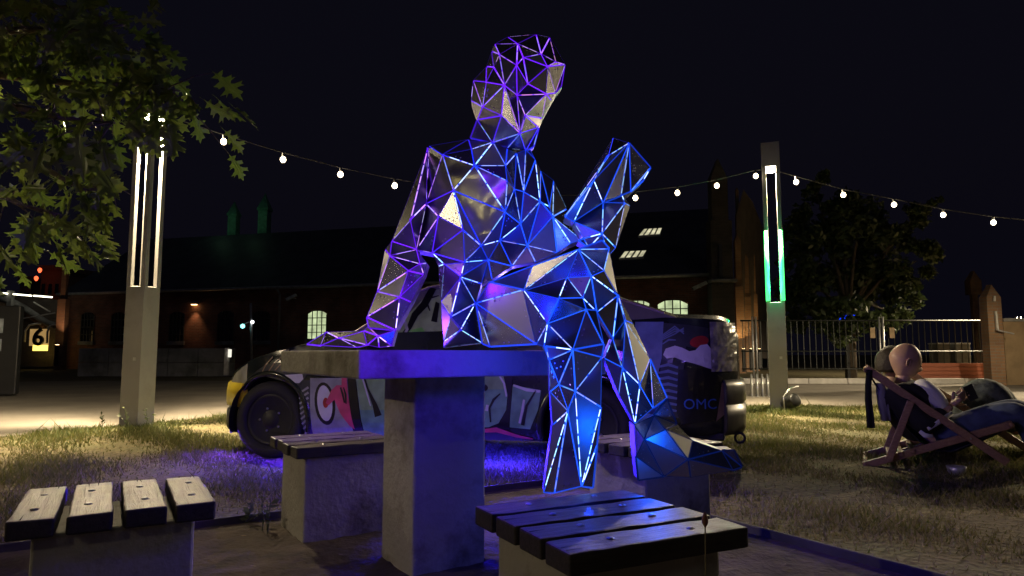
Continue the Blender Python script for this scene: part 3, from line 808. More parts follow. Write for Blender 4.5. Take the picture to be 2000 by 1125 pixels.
def band(path, prof, name, m, parent, smooth=True):
    """sweep a profile (out, z) along plan points (s, t, normal)"""
    mb = MB(); n = len(prof); vs = []; fs = []
    for (s, t, nsx, ntx) in path:
        for o_, z in prof: vs.append(CP(s + nsx * o_, t + ntx * o_, z))
    for i in range(len(path) - 1):
        for k in range(n - 1): fs.append((i * n + k, (i + 1) * n + k, (i + 1) * n + k + 1, i * n + k + 1))
    fs.append(tuple(range(n))); fs.append(tuple(reversed(range((len(path) - 1) * n, len(path) * n))))
    return mb.add(vs, fs).build(name, m, parent, smooth=smooth)
def bumper_path(front):
    pl = []
    rng_ = [(CL - .30 + .30 * k / 14) for k in range(15)] if front else [.13 - .13 * k / 14 for k in range(15)]
    for s in rng_: pl.append((s, plan(s)))
    e = rng_[-1]; t0 = plan(e); ext = .10 if front else .05
    for k in range(1, 12):
        f = k / 12; pl.append((e + (1 if front else -1) * ext * math.sin(math.pi * f) ** .6, t0 + (CW - 2 * t0) * f))
    pl += [(s, CW - plan(s)) for s in reversed(rng_)]
    res = []
    for i, (s, t) in enumerate(pl):
        a = pl[max(i - 1, 0)]; b = pl[min(i + 1, len(pl) - 1)]
        ds, dt = b[0] - a[0], b[1] - a[1]; l = math.hypot(ds, dt) or 1
        n1, n2_ = dt / l, -ds / l
        if (n1 * (s - CL / 2) + n2_ * (t - CW / 2)) < 0: n1, n2_ = -n1, -n2_
        res.append((s, t, n1, n2_))
    return res
yel = mat('yellow_bumper_paint', (.62, .47, .02), .35, var=.2, bump=.05, coat=.3)
fb = band(bumper_path(True), [(-.03, .36), (.0, .362), (.018, .37), (.024, .40), (.024, .48), (.014, .545), (-.02, .575)], 'front_bumper', yel, car)
band(bumper_path(True), [(-.03, .17), (.0, .17), (.016, .20), (.02, .27), (.016, .34), (-.02, .357)], 'front_valance', M['dark_plastic'], car)
bump_m = mat('sprayed_bumper_paint', (.055, .055, .042), .35, var=.7, scale=7, bump=.15, bscale=14, coat=.3)
rb = band(bumper_path(False), [(-.03, .25), (.0, .24), (.016, .27), (.022, .36), (.018, .43), (.010, .435), (.012, .445), (.024, .46), (.022, .56), (.010, .60), (-.02, .615)], 'rear_bumper', bump_m, car)
MB().bar(CP(.12, .45, .19), CP(.12, .45, .25), .04, .04).build('exhaust_pipe', M['steel'], car)
MB().box(CP(.30, .34, .235), (.34, .5, .05), rz=math.atan2(CF.y, CF.x)).build('rear_underbody', M['black_metal'], car, bevel=.01)
# tow eye under the rear bumper
tz = []
for k in range(13):
    a = 2 * math.pi * k / 12; tz.append(CP(.02 + .032 * math.cos(a), .24, .215 + .032 * math.sin(a)))
MB().tube(tz, .009, 6, cap=False).build('tow_eye', M['black_metal'], car, smooth=True)

# crumpled, over-painted tail lamp wrapping the rear corner
rgt = random.Random(5)
foil = mat('overpainted_lamp_plastic', (.34, .33, .27), .18, .15, var=.5, scale=18, bump=.25, bscale=26, coat=.6)
vsr = []; fsr = []; nu_, nv_ = 18, 14
for i in range(nu_ + 1):
    for j in range(nv_ + 1):
        s = .44 - .42 * i / nu_ if i < nu_ - 5 else .44 - .42 * (i) / nu_
        z = .66 + .33 * j / nv_
        s = max(s, .004)
        vsr.append(CP(s, tin(s, z) - .006 - rgt.uniform(0, .008), z))
for i in range(nu_):
    for j in range(nv_): fsr.append((i * (nv_ + 1) + j, (i + 1) * (nv_ + 1) + j, (i + 1) * (nv_ + 1) + j + 1, i * (nv_ + 1) + j + 1))
tl = MB().add([v for v in vsr], fsr)
# keep only the rear part of the wrap (the lamp itself)
keep_ = [f for f in tl.f if (f[0] // (nv_ + 1)) > 9]
used_ = sorted({i for f in keep_ for i in f}); ren_ = {a: b for b, a in enumerate(used_)}
tl = MB().add([tl.v[i] for i in used_], [tuple(ren_[i] for i in f) for f in keep_])
tl.build('tail_lamp', foil, car)
# headlamp, painted over in white
vsr = []; fsr = []
for i in range(13):
    for j in range(7):
        s = 3.62 + .30 * i / 12; zt_ = lin(ZT, s); z = zt_ - .17 + .155 * j / 6 - .02 * (i / 12)
        vsr.append(CP(s, tin(s, z) - .007, z))
for i in range(12):
    for j in range(6): fsr.append((i * 7 + j, (i + 1) * 7 + j, (i + 1) * 7 + j + 1, i * 7 + j + 1))
MB().add(vsr, fsr).build('headlamp', mat('overpainted_headlamp', (.50, .50, .46), .2, var=.3, bump=.02, coat=.5), car, smooth=True)

# ---------------------------------------------------------------- graffiti, flat paint on the side
def px_to_car(x, y, t0):
    q = P(x, y, 1.0) - EYE
    # (EYE + k q - CO) . CN = t0
    k = (t0 - (EYE - CO).dot(CN)) / q.dot(CN)
    p = EYE + q * k - CO
    return p.dot(CF), p.z
def decal(name, pts, m, layer, cab=False, cuts=3, label=None):
    pl = [px_to_car(x, y, .17 if cab else .02) for x, y in pts]
    bm = bmesh.new()
    vs = [bm.verts.new((s, z, 0)) for s, z in pl]
    f = bm.faces.new(vs)
    bmesh.ops.triangulate(bm, faces=[f])
    for _ in range(cuts):
        le = [e for e in bm.edges if e.calc_length() > .05]
        if le: bmesh.ops.subdivide_edges(bm, edges=le, cuts=1); bmesh.ops.triangulate(bm, faces=bm.faces[:])
    for v in bm.verts:
        s, z = v.co.x, v.co.y
        s = max(.003, min(CL - .01, s))
        t = tcab(s, z) if cab else tin(s, z)
        v.co = wm(car).inverted() @ CP(s, t - .0025 - .0018 * layer, z)
    bm.normal_update()
    me = bpy.data.meshes.new(name); bm.to_mesh(me); bm.free(); me.materials.append(m)
    o = bpy.data.objects.new(name, me); COL.objects.link(o); o.parent = cabin if cab else body
    o.matrix_parent_inverse = Matrix.Identity(4)
    return o
def ell(cx, cy, rx, ry, rot=0, n=22, a0=0, a1=2 * math.pi):
    r = R(rot); res = []
    for k in range(n):
        a = a0 + (a1 - a0) * k / n; x, y = rx * math.cos(a), ry * math.sin(a)
        res.append((cx + x * math.cos(r) - y * math.sin(r), cy + x * math.sin(r) + y * math.cos(r)))
    return res
def stroke(pts, w):
    """ribbon of varying width round a polyline (pixels)"""
    w = w if isinstance(w, (list, tuple)) else [w] * len(pts)
    lft, rgt_ = [], []
    for i, p in enumerate(pts):
        a = pts[max(i - 1, 0)]; b = pts[min(i + 1, len(pts) - 1)]
        dx, dy = b[0] - a[0], b[1] - a[1]; l = math.hypot(dx, dy)
        nx, ny = -dy / l * w[i] / 2, dx / l * w[i] / 2
        lft.append((p[0] + nx, p[1] + ny)); rgt_.append((p[0] - nx, p[1] - ny))
    return lft + list(reversed(rgt_))
def sp(name, c, var=.3): return mat('spray_' + name, c, .32, var=var, scale=9, bump=.03, coat=.35)
S = dict(black=sp('black', (.010, .010, .011)), grey=sp('grey', (.32, .33, .33)), white=sp('white', (.66, .66, .66), .12), pink=sp('pink', (.62, .07, .15)), red=sp('red', (.42, .03, .03)),
         green=sp('green', (.26, .42, .20)), teal=sp('teal', (.17, .35, .25)), lime=sp('lime', (.20, .55, .10)), slate=sp('slate_blue', (.16, .22, .34)), tan=sp('tan', (.34, .22, .12)),
         yellow=yel, blue=sp('blue', (.05, .16, .48)), cream=sp('cream', (.34, .46, .20)), silver=sp('silver', (.42, .42, .40)), dark=sp('charcoal', (.035, .04, .045)))
# front fender
decal('painted_shape', [(470, 742), (520, 712), (580, 705), (620, 708), (600, 735), (585, 760), (560, 745), (520, 735)], S['dark'], 1)
for q in (0, 1, 2): decal('painted_stroke', stroke([(508 + q * 16, 735 - q * 6), (520 + q * 18, 712 - q * 3), (534 + q * 20, 697 - q * 2)], [2, 2.5, 2]), S['tan'], 3)
decal('painted_shape', [(560, 732), (594, 730), (596, 740), (588, 748), (572, 747)], S['white'], 2)
decal('painted_shape', [(440, 742), (455, 722), (474, 716), (468, 730), (450, 743)], S['silver'], 2)
# stripes ahead of the door
decal('painted_panel', [(585, 742), (609, 742), (609, 852), (594, 852)], S['dark'], 1)
for k in range(9): decal('painted_stroke', stroke([(587 + k * .8, 768 + k * 10), (606, 756 + k * 10)], [3.2, 4.5]), S['grey'], 2)
# grey door with staring eye and pink beak
decal('painted_panel', [(609, 738), (692, 738), (692, 868), (609, 868)], S['grey'], 1)
decal('painted_eye', ell(638, 788, 20, 42, -6), S['black'], 2)
decal('painted_eye', ell(638, 787, 14.5, 35, -6), S['white'], 3)
decal('painted_eye', ell(640, 786, 5.5, 10, 0), S['red'], 4)
decal('painted_shape', [(671, 736), (681, 736), (683, 770), (694, 838), (686, 832), (668, 806), (657, 780), (646, 791), (640, 786), (651, 762), (661, 752), (671, 752)], S['pink'], 5)
decal('painted_stroke', stroke([(669, 756), (673, 768), (677, 786)], [3, 4, 3]), S['black'], 6)
decal('painted_stroke', stroke([(675, 756), (679, 770), (680, 788)], [2, 4, 2]), S['black'], 6)
decal('painted_band', [(682, 736), (697, 736), (713, 868), (692, 868)], S['black'], 4)
# green panels
decal('painted_panel', [(697, 736), (770, 736), (790, 868), (714, 868)], S['green'], 1)
decal('painted_panel', [(706, 800), (780, 800), (790, 868), (714, 868)], S['teal'], 2)
decal('painted_stroke', stroke([(715, 738), (722, 760), (735, 790), (742, 812)], [3, 3, 9, 14]), S['black'], 3)
decal('painted_stroke', stroke([(712, 740), (719, 764), (727, 792)], [3, 3, 2]), S['white'], 4)
decal('painted_panel', [(790, 736), (985, 734), (993, 770), (990, 800), (975, 826), (955, 834), (790, 836)], S['teal'], 1)
decal('painted_panel', [(930, 734), (985, 734), (991, 760), (930, 760)], S['green'], 2)
decal('painted_stroke', stroke([(976, 732), (986, 748), (991, 774)], [3, 4, 3]), S['white'], 3)
decal('painted_shape', ell(942, 757, 13, 8), S['black'], 3)
decal('painted_stroke', stroke([(979, 768), (966, 780), (958, 796), (960, 824)], [2, 5, 4, 3]), S['black'], 3)
decal('painted_stroke', stroke([(954, 790), (952, 802)], [5, 6]), S['white'], 3)
decal('painted_band', [(985, 732), (1002, 732), (1000, 790), (996, 838), (955, 838), (978, 824), (992, 796), (994, 768)], S['black'], 2)
decal('painted_panel', [(1003, 752), (1058, 762), (1052, 800), (1036, 838), (996, 834)], S['teal'], 1)
decal('painted_stroke', stroke([(1004, 752), (1030, 761), (1056, 764)], [4, 6, 5]), S['white'], 3)
decal('painted_stroke', stroke([(1048, 762), (1030, 792), (1022, 830)], [3, 5, 7]), S['black'], 3)
decal('painted_stroke', stroke([(1025, 780), (1022, 800), (1016, 826)], [4, 5, 4]), S['white'], 4)
decal('painted_stroke', stroke([(936, 842), (970, 839), (1010, 852), (1040, 858)], [6, 10, 6, 3]), S['pink'], 3)
# upper door and painted window
decal('painted_panel', [(742, 674), (760, 646), (800, 612), (834, 566), (862, 560), (950, 560), (950, 674)], S['cream'], 1, cab=True)
decal('painted_shape', [(790, 650), (830, 640), (848, 660), (840, 674), (760, 674), (770, 660)], S['lime'], 2, cab=True)
decal('painted_stroke', stroke([(838, 560), (826, 595), (812, 615), (806, 640), (792, 664), (778, 676)], [14, 16, 14, 10, 10, 12]), S['black'], 3, cab=True)
decal('painted_stroke', stroke([(776, 626), (796, 630), (803, 644), (798, 658)], [5, 6, 6, 4]), S['silver'], 4, cab=True)
decal('painted_stroke', stroke([(800, 596), (794, 612), (788, 620)], [6, 8, 4]), S['red'], 3, cab=True)
decal('painted_shape', [(848, 588), (856, 592), (858, 630), (846, 628)], S['black'], 3, cab=True)
decal('painted_stroke', stroke([(822, 594), (832, 582), (852, 576)], [2, 3, 2]), S['black'], 4, cab=True)
decal('painted_stroke', stroke([(832, 590), (836, 600), (840, 607)], [2, 3, 2]), S['black'], 4, cab=True)
# rear quarter
decal('painted_panel', [(1240, 628), (1296, 628), (1292, 700), (1270, 800), (1236, 800)], S['slate'], 1)
decal('painted_panel', [(1296, 630), (1345, 634), (1335, 720), (1325, 815), (1280, 815), (1292, 700)], S['dark'], 1)
for k in range(6): decal('painted_stroke', stroke([(1292, 664 - k * 4 + k * 1.2), (1318, 652 - k * 5.0), (1336, 640 + k * 4)], [2.2, 3, 2]) if k < 4 else stroke([(1294, 672), (1306, 668 - k), (1320, 664)], [2, 3, 2]), S['slate'], 2)
for k in range(8): decal('painted_stroke', stroke([(1278 + (8 - k) * 1.2, 716 + k * 12), (1305, 712 + k * 12.5), (1324 - k * .4, 718 + k * 12)], [4, 6, 4]), S['slate'], 2)
decal('painted_shape', [(1345, 634), (1385, 640), (1386, 668), (1374, 684), (1338, 676)], S['dark'], 1)
decal('painted_shape', ell(1366, 667, 19, 11, -12), S['red'], 2)
decal('painted_shape', [(1295, 693), (1300, 681), (1318, 675), (1332, 679), (1346, 686), (1358, 684), (1368, 674), (1382, 672), (1392, 684), (1397, 712), (1392, 722), (1384, 708), (1372, 702), (1356, 710), (1336, 705), (1318, 698), (1302, 700)], S['white'], 3)
decal('painted_panel', [(1325, 722), (1376, 715), (1392, 724), (1414, 740), (1405, 760), (1408, 790), (1396, 822), (1330, 828), (1320, 800)], S['black'], 2)
decal('painted_shape', [(1412, 748), (1432, 756), (1434, 780), (1424, 808), (1400, 824), (1404, 800), (1408, 776)], S['tan'], 3)
# crack-seams between the panels of the bodywork
for xs in ((1072,), (700,)):
    pass
for s_ in (2.62, 1.62):
    MB().add([CP(s_ + d, tin(s_, z) - .0012, z) for z in [.24 + .045 * k for k in range(16)] for d in (-.003, .003)], [(2 * k, 2 * k + 1, 2 * k + 3, 2 * k + 2) for k in range(15)]).build('door_seam', M['dark_plastic'], body)
MB().tube([CP(s, tin(s, .735) - .012, .735) for s in [.6 + .07 * k for k in range(38)]], .008, 6).build('side_moulding', M['dark_plastic'], body)

def text_on_car(txt, x, y, hpx, m):
    cu = bpy.data.curves.new('lettering', 'FONT'); cu.body = txt; cu.size = 1.0; cu.resolution_u = 3
    to = bpy.data.objects.new('lettering_tmp', cu); COL.objects.link(to)
    dg = bpy.context.evaluated_depsgraph_get(); me = bpy.data.meshes.new_from_object(to.evaluated_get(dg))
    bpy.data.objects.remove(to)
    s0, z0 = px_to_car(x, y, .02); s1, z1 = px_to_car(x, y - hpx, .02); k = (z1 - z0) / .7
    inv = wm(car).inverted()
    for v in me.vertices:
        s = s0 - v.co.x * k; z = z0 + v.co.y * k
        v.co = inv @ CP(s, tin(max(.004, s), z) - .012, z)
    me.materials.clear(); me.materials.append(m); me.name = 'lettering'
    o = bpy.data.objects.new('lettering', me); COL.objects.link(o); o.parent = body
    return o
text_on_car('OMC', 1334, 798, 20, S['blue'])

# neon tube under the sill that washes the grass blue
UG = emis('underglow_tube', (.02, .012, 1.0), 420.0)
MB().tube([CP(1.42, .16, .179), CP(2.98, .16, .179)], .010, 8).build('underglow_tube', UG, car, smooth=True)

for sa, ln, en, col in ((2.2, 1.6, 70, (.03, .012, 1)), (3.4, .9, 36, (.10, .02, 1))):
    al = bpy.data.lights.new('underglow_light', 'AREA'); al.shape = 'RECTANGLE'; al.size = ln; al.size_y = .03; al.energy = en; al.color = col
    ao = bpy.data.objects.new('underglow_light', al); COL.objects.link(ao); ao.parent = car
    zax = (CN * .75 + Vector((0, 0, 1)) * .65).normalized(); xax = CF; yax = zax.cross(xax)
    mw = Matrix((xax, yax, zax)).transposed().to_4x4(); mw.translation = CP(sa, -.0 + (.06 if sa < 3 else .10), .155)
    ao.matrix_basis = wm(car).inverted() @ mw
# ================================================================== OAK LEAVES, TREE, GRASS
def leaf_material(name, c1, c2):
    m, t, b = new_mat(name); N = t.nodes; L = t.links
    oi = N.new('ShaderNodeObjectInfo'); at = N.new('ShaderNodeTexCoord')
    n = N.new('ShaderNodeTexNoise'); n.inputs['Scale'].default_value = 3
    L.new(at.outputs['Object'], n.inputs['Vector'])
    ad = N.new('ShaderNodeMath'); ad.operation = 'ADD'; L.new(oi.outputs['Random'], ad.inputs[0]); L.new(n.outputs['Fac'], ad.inputs[1])
    ml = N.new('ShaderNodeMath'); ml.operation = 'MULTIPLY'; ml.inputs[1].default_value = .5; L.new(ad.outputs[0], ml.inputs[0])
    cr = N.new('ShaderNodeValToRGB'); cr.color_ramp.elements[0].color = (*c1, 1); cr.color_ramp.elements[1].color = (*c2, 1)
    cr.color_ramp.elements[0].position = .2; cr.color_ramp.elements[1].position = .8
    L.new(ml.outputs[0], cr.inputs[0]); L.new(cr.outputs[0], b.inputs['Base Color'])
    b.inputs['Roughness'].default_value = .42
    tr = N.new('ShaderNodeBsdfTranslucent'); L.new(cr.outputs[0], tr.inputs['Color'])
    mx = N.new('ShaderNodeMixShader'); mx.inputs[0].default_value = .35
    L.new(b.outputs[0], mx.inputs[1]); L.new(tr.outputs[0], mx.inputs[2])
    L.new(mx.outputs[0], N['Material Output'].inputs['Surface'])
    return m
OAKM = leaf_material('oak_leaf', (.065, .115, .016), (.13, .165, .03))
TREEM = leaf_material('tree_leaf', (.05, .075, .025), (.12, .14, .05))
BARK = mat('bark', (.085, .065, .048), .9, var=.4, scale=9, bump=.9, bscale=22)

half = [(0, 0), (.03, .10), (.17, .13), (.11, .20), (.06, .22), (.09, .30), (.30, .36), (.22, .42), (.29, .48), (.13, .45), (.09, .50), (.16, .58), (.36, .68), (.25, .70), (.30, .78), (.14, .70), (.10, .74), (.15, .86), (.10, .87), (.06, .86), (0, 1.0)]
def oak_leaf_mesh(seed):
    rg = random.Random(seed); vs = []; 
    def bend(x, y): return (x, y, -.28 * x * (1 + .3 * rg.random()) - .16 * y * y + (.03 * math.sin(9 * y + seed)))
    h = [(x * rg.uniform(.85, 1.15), y) for x, y in half]; h2 = [(-x * rg.uniform(.85, 1.15), y) for x, y in half[1:-1]]
    def b2(x, y): return (x, y, .30 * abs(x) - .18 * y * y + .02 * math.sin(9 * y + seed))
    vs = [b2(*p) for p in h] + [b2(*p) for p in h2] + [(0, y, -.18 * y * y) for y in (.25, .5, .75)] + [(0, -.18, .02), (.006, 0, 0)]
    n = len(h); m2 = len(h2); mid = n + m2
    fa = tuple(range(0, n)) + (mid + 2, mid + 1, mid)
    fb = (0, mid, mid + 1, mid + 2, n - 1) + tuple(n + k for k in reversed(range(m2)))
    me = bpy.data.meshes.new('oak_leaf'); me.from_pydata(vs, [], [fa, fb, (0, mid + 3, mid + 4)]); me.materials.append(OAKM); me.update()
    return me
LEAF = [oak_leaf_mesh(k) for k in range(6)]

oak = empty('oak_tree', (-5.0, 4.0, 0), 0, 'oak with big pointed lobed leaves hanging over the lamp post', 'tree')
# trunk and limbs (trunk itself stands outside the view)
tb = MB().tube([(-5.0, 4.0, -.05), (-4.97, 4.02, .9), (-4.9, 4.05, 1.9), (-4.8, 4.1, 2.9), (-4.7, 4.1, 4.2), (-4.6, 4.0, 5.4)], [.20, .16, .14, .12, .09, .05], 12)
tb.build('trunk', BARK, oak, smooth=True)
rgl = random.Random(21)
def in_poly(x, y, poly):
    c = False; j = len(poly) - 1
    for i in range(len(poly)):
        if (poly[i][1] > y) != (poly[j][1] > y) and x < (poly[j][0] - poly[i][0]) * (y - poly[i][1]) / (poly[j][1] - poly[i][1]) + poly[i][0]: c = not c
        j = i
    return c
# boughs: start near the trunk and reach out where the clusters hang
boughs = [
    ([(-4.75, 4.1, 3.1), P(20, 60, 4.3), P(150, 55, 4.25), P(245, 50, 4.2)], 60),
    ([(-4.8, 4.1, 2.7), P(30, 150, 4.5), P(160, 165, 4.5), P(280, 165, 4.5), P(352, 178, 4.45)], 84),
    ([(-4.8, 4.1, 2.6), P(0, 200, 4.0), P(110, 230, 4.0), P(225, 240, 4.05)], 62),
    ([(-4.85, 4.1, 2.3), P(-20, 300, 4.4), P(90, 330, 4.4), P(160, 370, 4.4), P(230, 370, 4.4)], 34),
    ([(-4.85, 4.1, 2.1), P(-30, 360, 4.2), P(40, 400, 4.2), P(120, 420, 4.2)], 30),
    ([(-4.9, 4.1, 1.8), P(-40, 480, 4.6), P(20, 500, 4.6)], 14),
    ([(-4.75, 4.1, 3.3), P(-20, 20, 4.8), P(90, 15, 4.8), P(190, 10, 4.7)], 50),
    ([(-4.75, 4.1, 2.9), P(-20, 110, 5.2), P(80, 100, 5.2), P(180, 110, 5.1)], 50),
]
leaf_spots = []
for pts, nl in boughs:
    pts = [Vector(p) for p in pts]
    bo = MB().tube(pts, [.035 * (1 - .85 * k / (len(pts) - 1)) for k in range(len(pts))], 7).build('bough', BARK, oak, smooth=True)
    twm = MB()
    seg = pts[1:]
    for k in range(nl):
        f = rgl.random() ** .7 * (len(seg) - 1); i = min(int(f), len(seg) - 2); base = seg[i].lerp(seg[i + 1], f - i)
        off = Vector((rgl.gauss(0, .13), rgl.gauss(0, .20), rgl.gauss(-.05, .12)))
        tip = base + off
        leaf_spots.append((tip, off, base))
        if k % 4 == 0: bo_t = MB().tube([base, base.lerp(tip, .6) + Vector((0, 0, .02)), tip], [.006, .004, .002], 5).build('twig', BARK, bo, smooth=True)
shown = 0
rest = MB()
def to_px(p):
    q = cam.matrix_basis.inverted() @ Vector(p); return 1000 + FPX * q.x / -q.z, 562.5 - FPX * q.y / -q.z
for tip, off, base in leaf_spots:
    gx, gy = to_px(tip)
    if math.hypot(gx - 203, gy - 205) < 34: continue          # a gap in the foliage where a bulb hangs
    if 225 < gx < 340 and gy > 262: continue
    sz = rgl.uniform(.19, .275)
    # leaf hangs out and down from its twig, blade facing about anywhere
    d = (off.normalized() * .6 + Vector((rgl.gauss(.25, .5), rgl.gauss(0, .4), -.75 + rgl.gauss(0, .45)))).normalized()
    n = Vector((rgl.gauss(0, .7), -1.0 + rgl.gauss(0, .5), rgl.gauss(.1, .6)))
    x = d.cross(n).normalized(); n = x.cross(d).normalized()
    Mx = Matrix((x, d, n)).transposed().to_4x4() @ Matrix.Diagonal((sz, sz, sz, 1)); Mx.translation = tip
    o = bpy.data.objects.new('leaf', rgl.choice(LEAF)); COL.objects.link(o); o.parent = oak
    o.matrix_basis = wm(oak).inverted() @ Mx
    shown += 1
    if shown >= 298: break
# the rest of the crown above and behind, too deep to pick apart
vs = []; fs = []
lm = LEAF[0]; lv = [Vector(v.co) for v in lm.vertices]; lf = [tuple(p.vertices) for p in lm.polygons]
for tip, off, base in leaf_spots[shown:] + [(Vector((rgl.uniform(-6.5, -2.9), rgl.uniform(3.4, 5.0), rgl.uniform(2.9, 6))), Vector((0, 0, -.1)), None) for _ in range(650)]:
    sz = rgl.uniform(.14, .21)
    gx, gy = to_px(tip)
    if math.hypot(gx - 203, gy - 205) < 34: continue
    if base is None and (tip.x > -3.2 - (tip.z - 3) * .1 * 0 and tip.z < 3.2): continue
    d = Vector((rgl.gauss(.2, .6), rgl.gauss(0, .5), -.7 + rgl.gauss(0, .5))).normalized(); n = Vector((rgl.gauss(0, .8), -1 + rgl.gauss(0, .6), rgl.gauss(.1, .7)))
    x = d.cross(n).normalized(); n = x.cross(d)
    b = len(vs)
    vs += [tip + (x * p.x + d * p.y + n * p.z) * sz for p in lv]; fs += [tuple(b + i for i in f) for f in lf]
tag(MB().add(vs, fs).build('crown', OAKM, oak), kind='stuff')

# ---------------------------------------------------------------- leafy tree behind the fence
def leafy_tree(name, base, clumps, nleaf, label, trunk_r, h, size=(.05, .10), seed=1):
    rg = np.random.default_rng(seed); t = empty(name, base, 0, label, 'tree')
    b = Vector(base)
    MB().tube([b + Vector((0, 0, -.1)), b + Vector((.05, 0, h * .4)), b + Vector((-.05, .05, h * .75)), b + Vector((.1, 0, h))], [trunk_r, trunk_r * .8, trunk_r * .55, trunk_r * .2], 10).build('trunk', BARK, t, smooth=True)
    tot = sum(c[3] * c[4] * c[5] for c in clumps)
    for c in clumps: MB().tube([b + Vector((0, 0, h * .45)), (b + Vector((0, 0, h * .6))).lerp(Vector(c[:3]), .5), Vector(c[:3])], [trunk_r * .4, trunk_r * .25, .015], 6).build('limb', BARK, t, smooth=True)
    V = []; 
    for c in clumps:
        n = int(nleaf * c[3] * c[4] * c[5] / tot)
        u = rg.standard_normal((n, 3)); u /= np.linalg.norm(u, axis=1)[:, None]
        r = rg.random(n) ** .45
        # sub-clumps give the crown an uneven outline with gaps
        sub = rg.standard_normal((max(6, n // 90), 3)); sub /= np.linalg.norm(sub, axis=1)[:, None]; sub *= (rg.random(len(sub)) ** .4)[:, None]
        idx = rg.integers(0, len(sub), n)
        p = sub[idx] * .92 + u * (r * .30)[:, None]
        V.append(p * np.array(c[3:6]) + np.array(c[:3]))
    C = np.concatenate(V); n = len(C)
    a = rg.standard_normal((n, 3)); a /= np.linalg.norm(a, axis=1)[:, None]
    q = rg.standard_normal((n, 3)); q -= a * (a * q).sum(1)[:, None]; q /= np.linalg.norm(q, axis=1)[:, None]
    s = rg.uniform(size[0], size[1], n)[:, None]
    vv = np.stack([C - a * s, C + q * s * .45, C + a * s, C - q * s * .45], 1).reshape(-1, 3) - np.array(base)
    me = bpy.data.meshes.new('crown'); me.vertices.add(4 * n); me.vertices.foreach_set('co', vv.ravel())
    me.loops.add(4 * n); me.loops.foreach_set('vertex_index', np.arange(4 * n, dtype=np.int32))
    me.polygons.add(n); me.polygons.foreach_set('loop_start', np.arange(0, 4 * n, 4, dtype=np.int32)); me.update(calc_edges=True)
    me.materials.append(TREEM)
    o = bpy.data.objects.new('crown', me); COL.objects.link(o); o.parent = t; o['kind'] = 'stuff'
    return t
tc = P(1660, 690, 20.5)
cl = []
for x, y, rx, rz in [(1560, 560, 55, 70), (1600, 450, 70, 75), (1680, 430, 80, 60), (1760, 450, 65, 50), (1700, 540, 95, 75), (1790, 510, 50, 45), (1640, 620, 90, 50), (1590, 365, 40, 30), (1740, 610, 60, 55), (1540, 630, 40, 45), (1810, 400, 30, 22)]:
    k = 20.5 / FPX; c = P(x, y, 20.5 + rgl.uniform(-.6, .9)); cl.append((c.x, c.y, c.z, rx * k, max(rx, rz) * k * 1.0, rz * k))
leafy_tree('leafy_tree', (tc.x, tc.y, 0), cl, 15000, 'broad leafy tree behind the railing beside the green-lit lamp post', .17, 4.2, (.07, .15), 4)

# ---------------------------------------------------------------- grass
def grass_material():
    m, t, b = new_mat('dry_grass'); N = t.nodes; L = t.links
    at = N.new('ShaderNodeAttribute'); at.attribute_name = 'tone'
    cr = N.new('ShaderNodeValToRGB'); e = cr.color_ramp.elements
    e[0].position = 0; e[0].color = (.06, .085, .018, 1); e[1].position = 1; e[1].color = (.235, .19, .115, 1)
    k = e.new(.45); k.color = (.13, .13, .035, 1)
    L.new(at.outputs['Fac'], cr.inputs[0]); L.new(cr.outputs[0], b.inputs['Base Color']); b.inputs['Roughness'].default_value = .7
    tr = N.new('ShaderNodeBsdfTranslucent'); L.new(cr.outputs[0], tr.inputs['Color'])
    mx = N.new('ShaderNodeMixShader'); mx.inputs[0].default_value = .3
    L.new(b.outputs[0], mx.inputs[1]); L.new(tr.outputs[0], mx.inputs[2]); L.new(mx.outputs[0], N['Material Output'].inputs['Surface'])
    return m
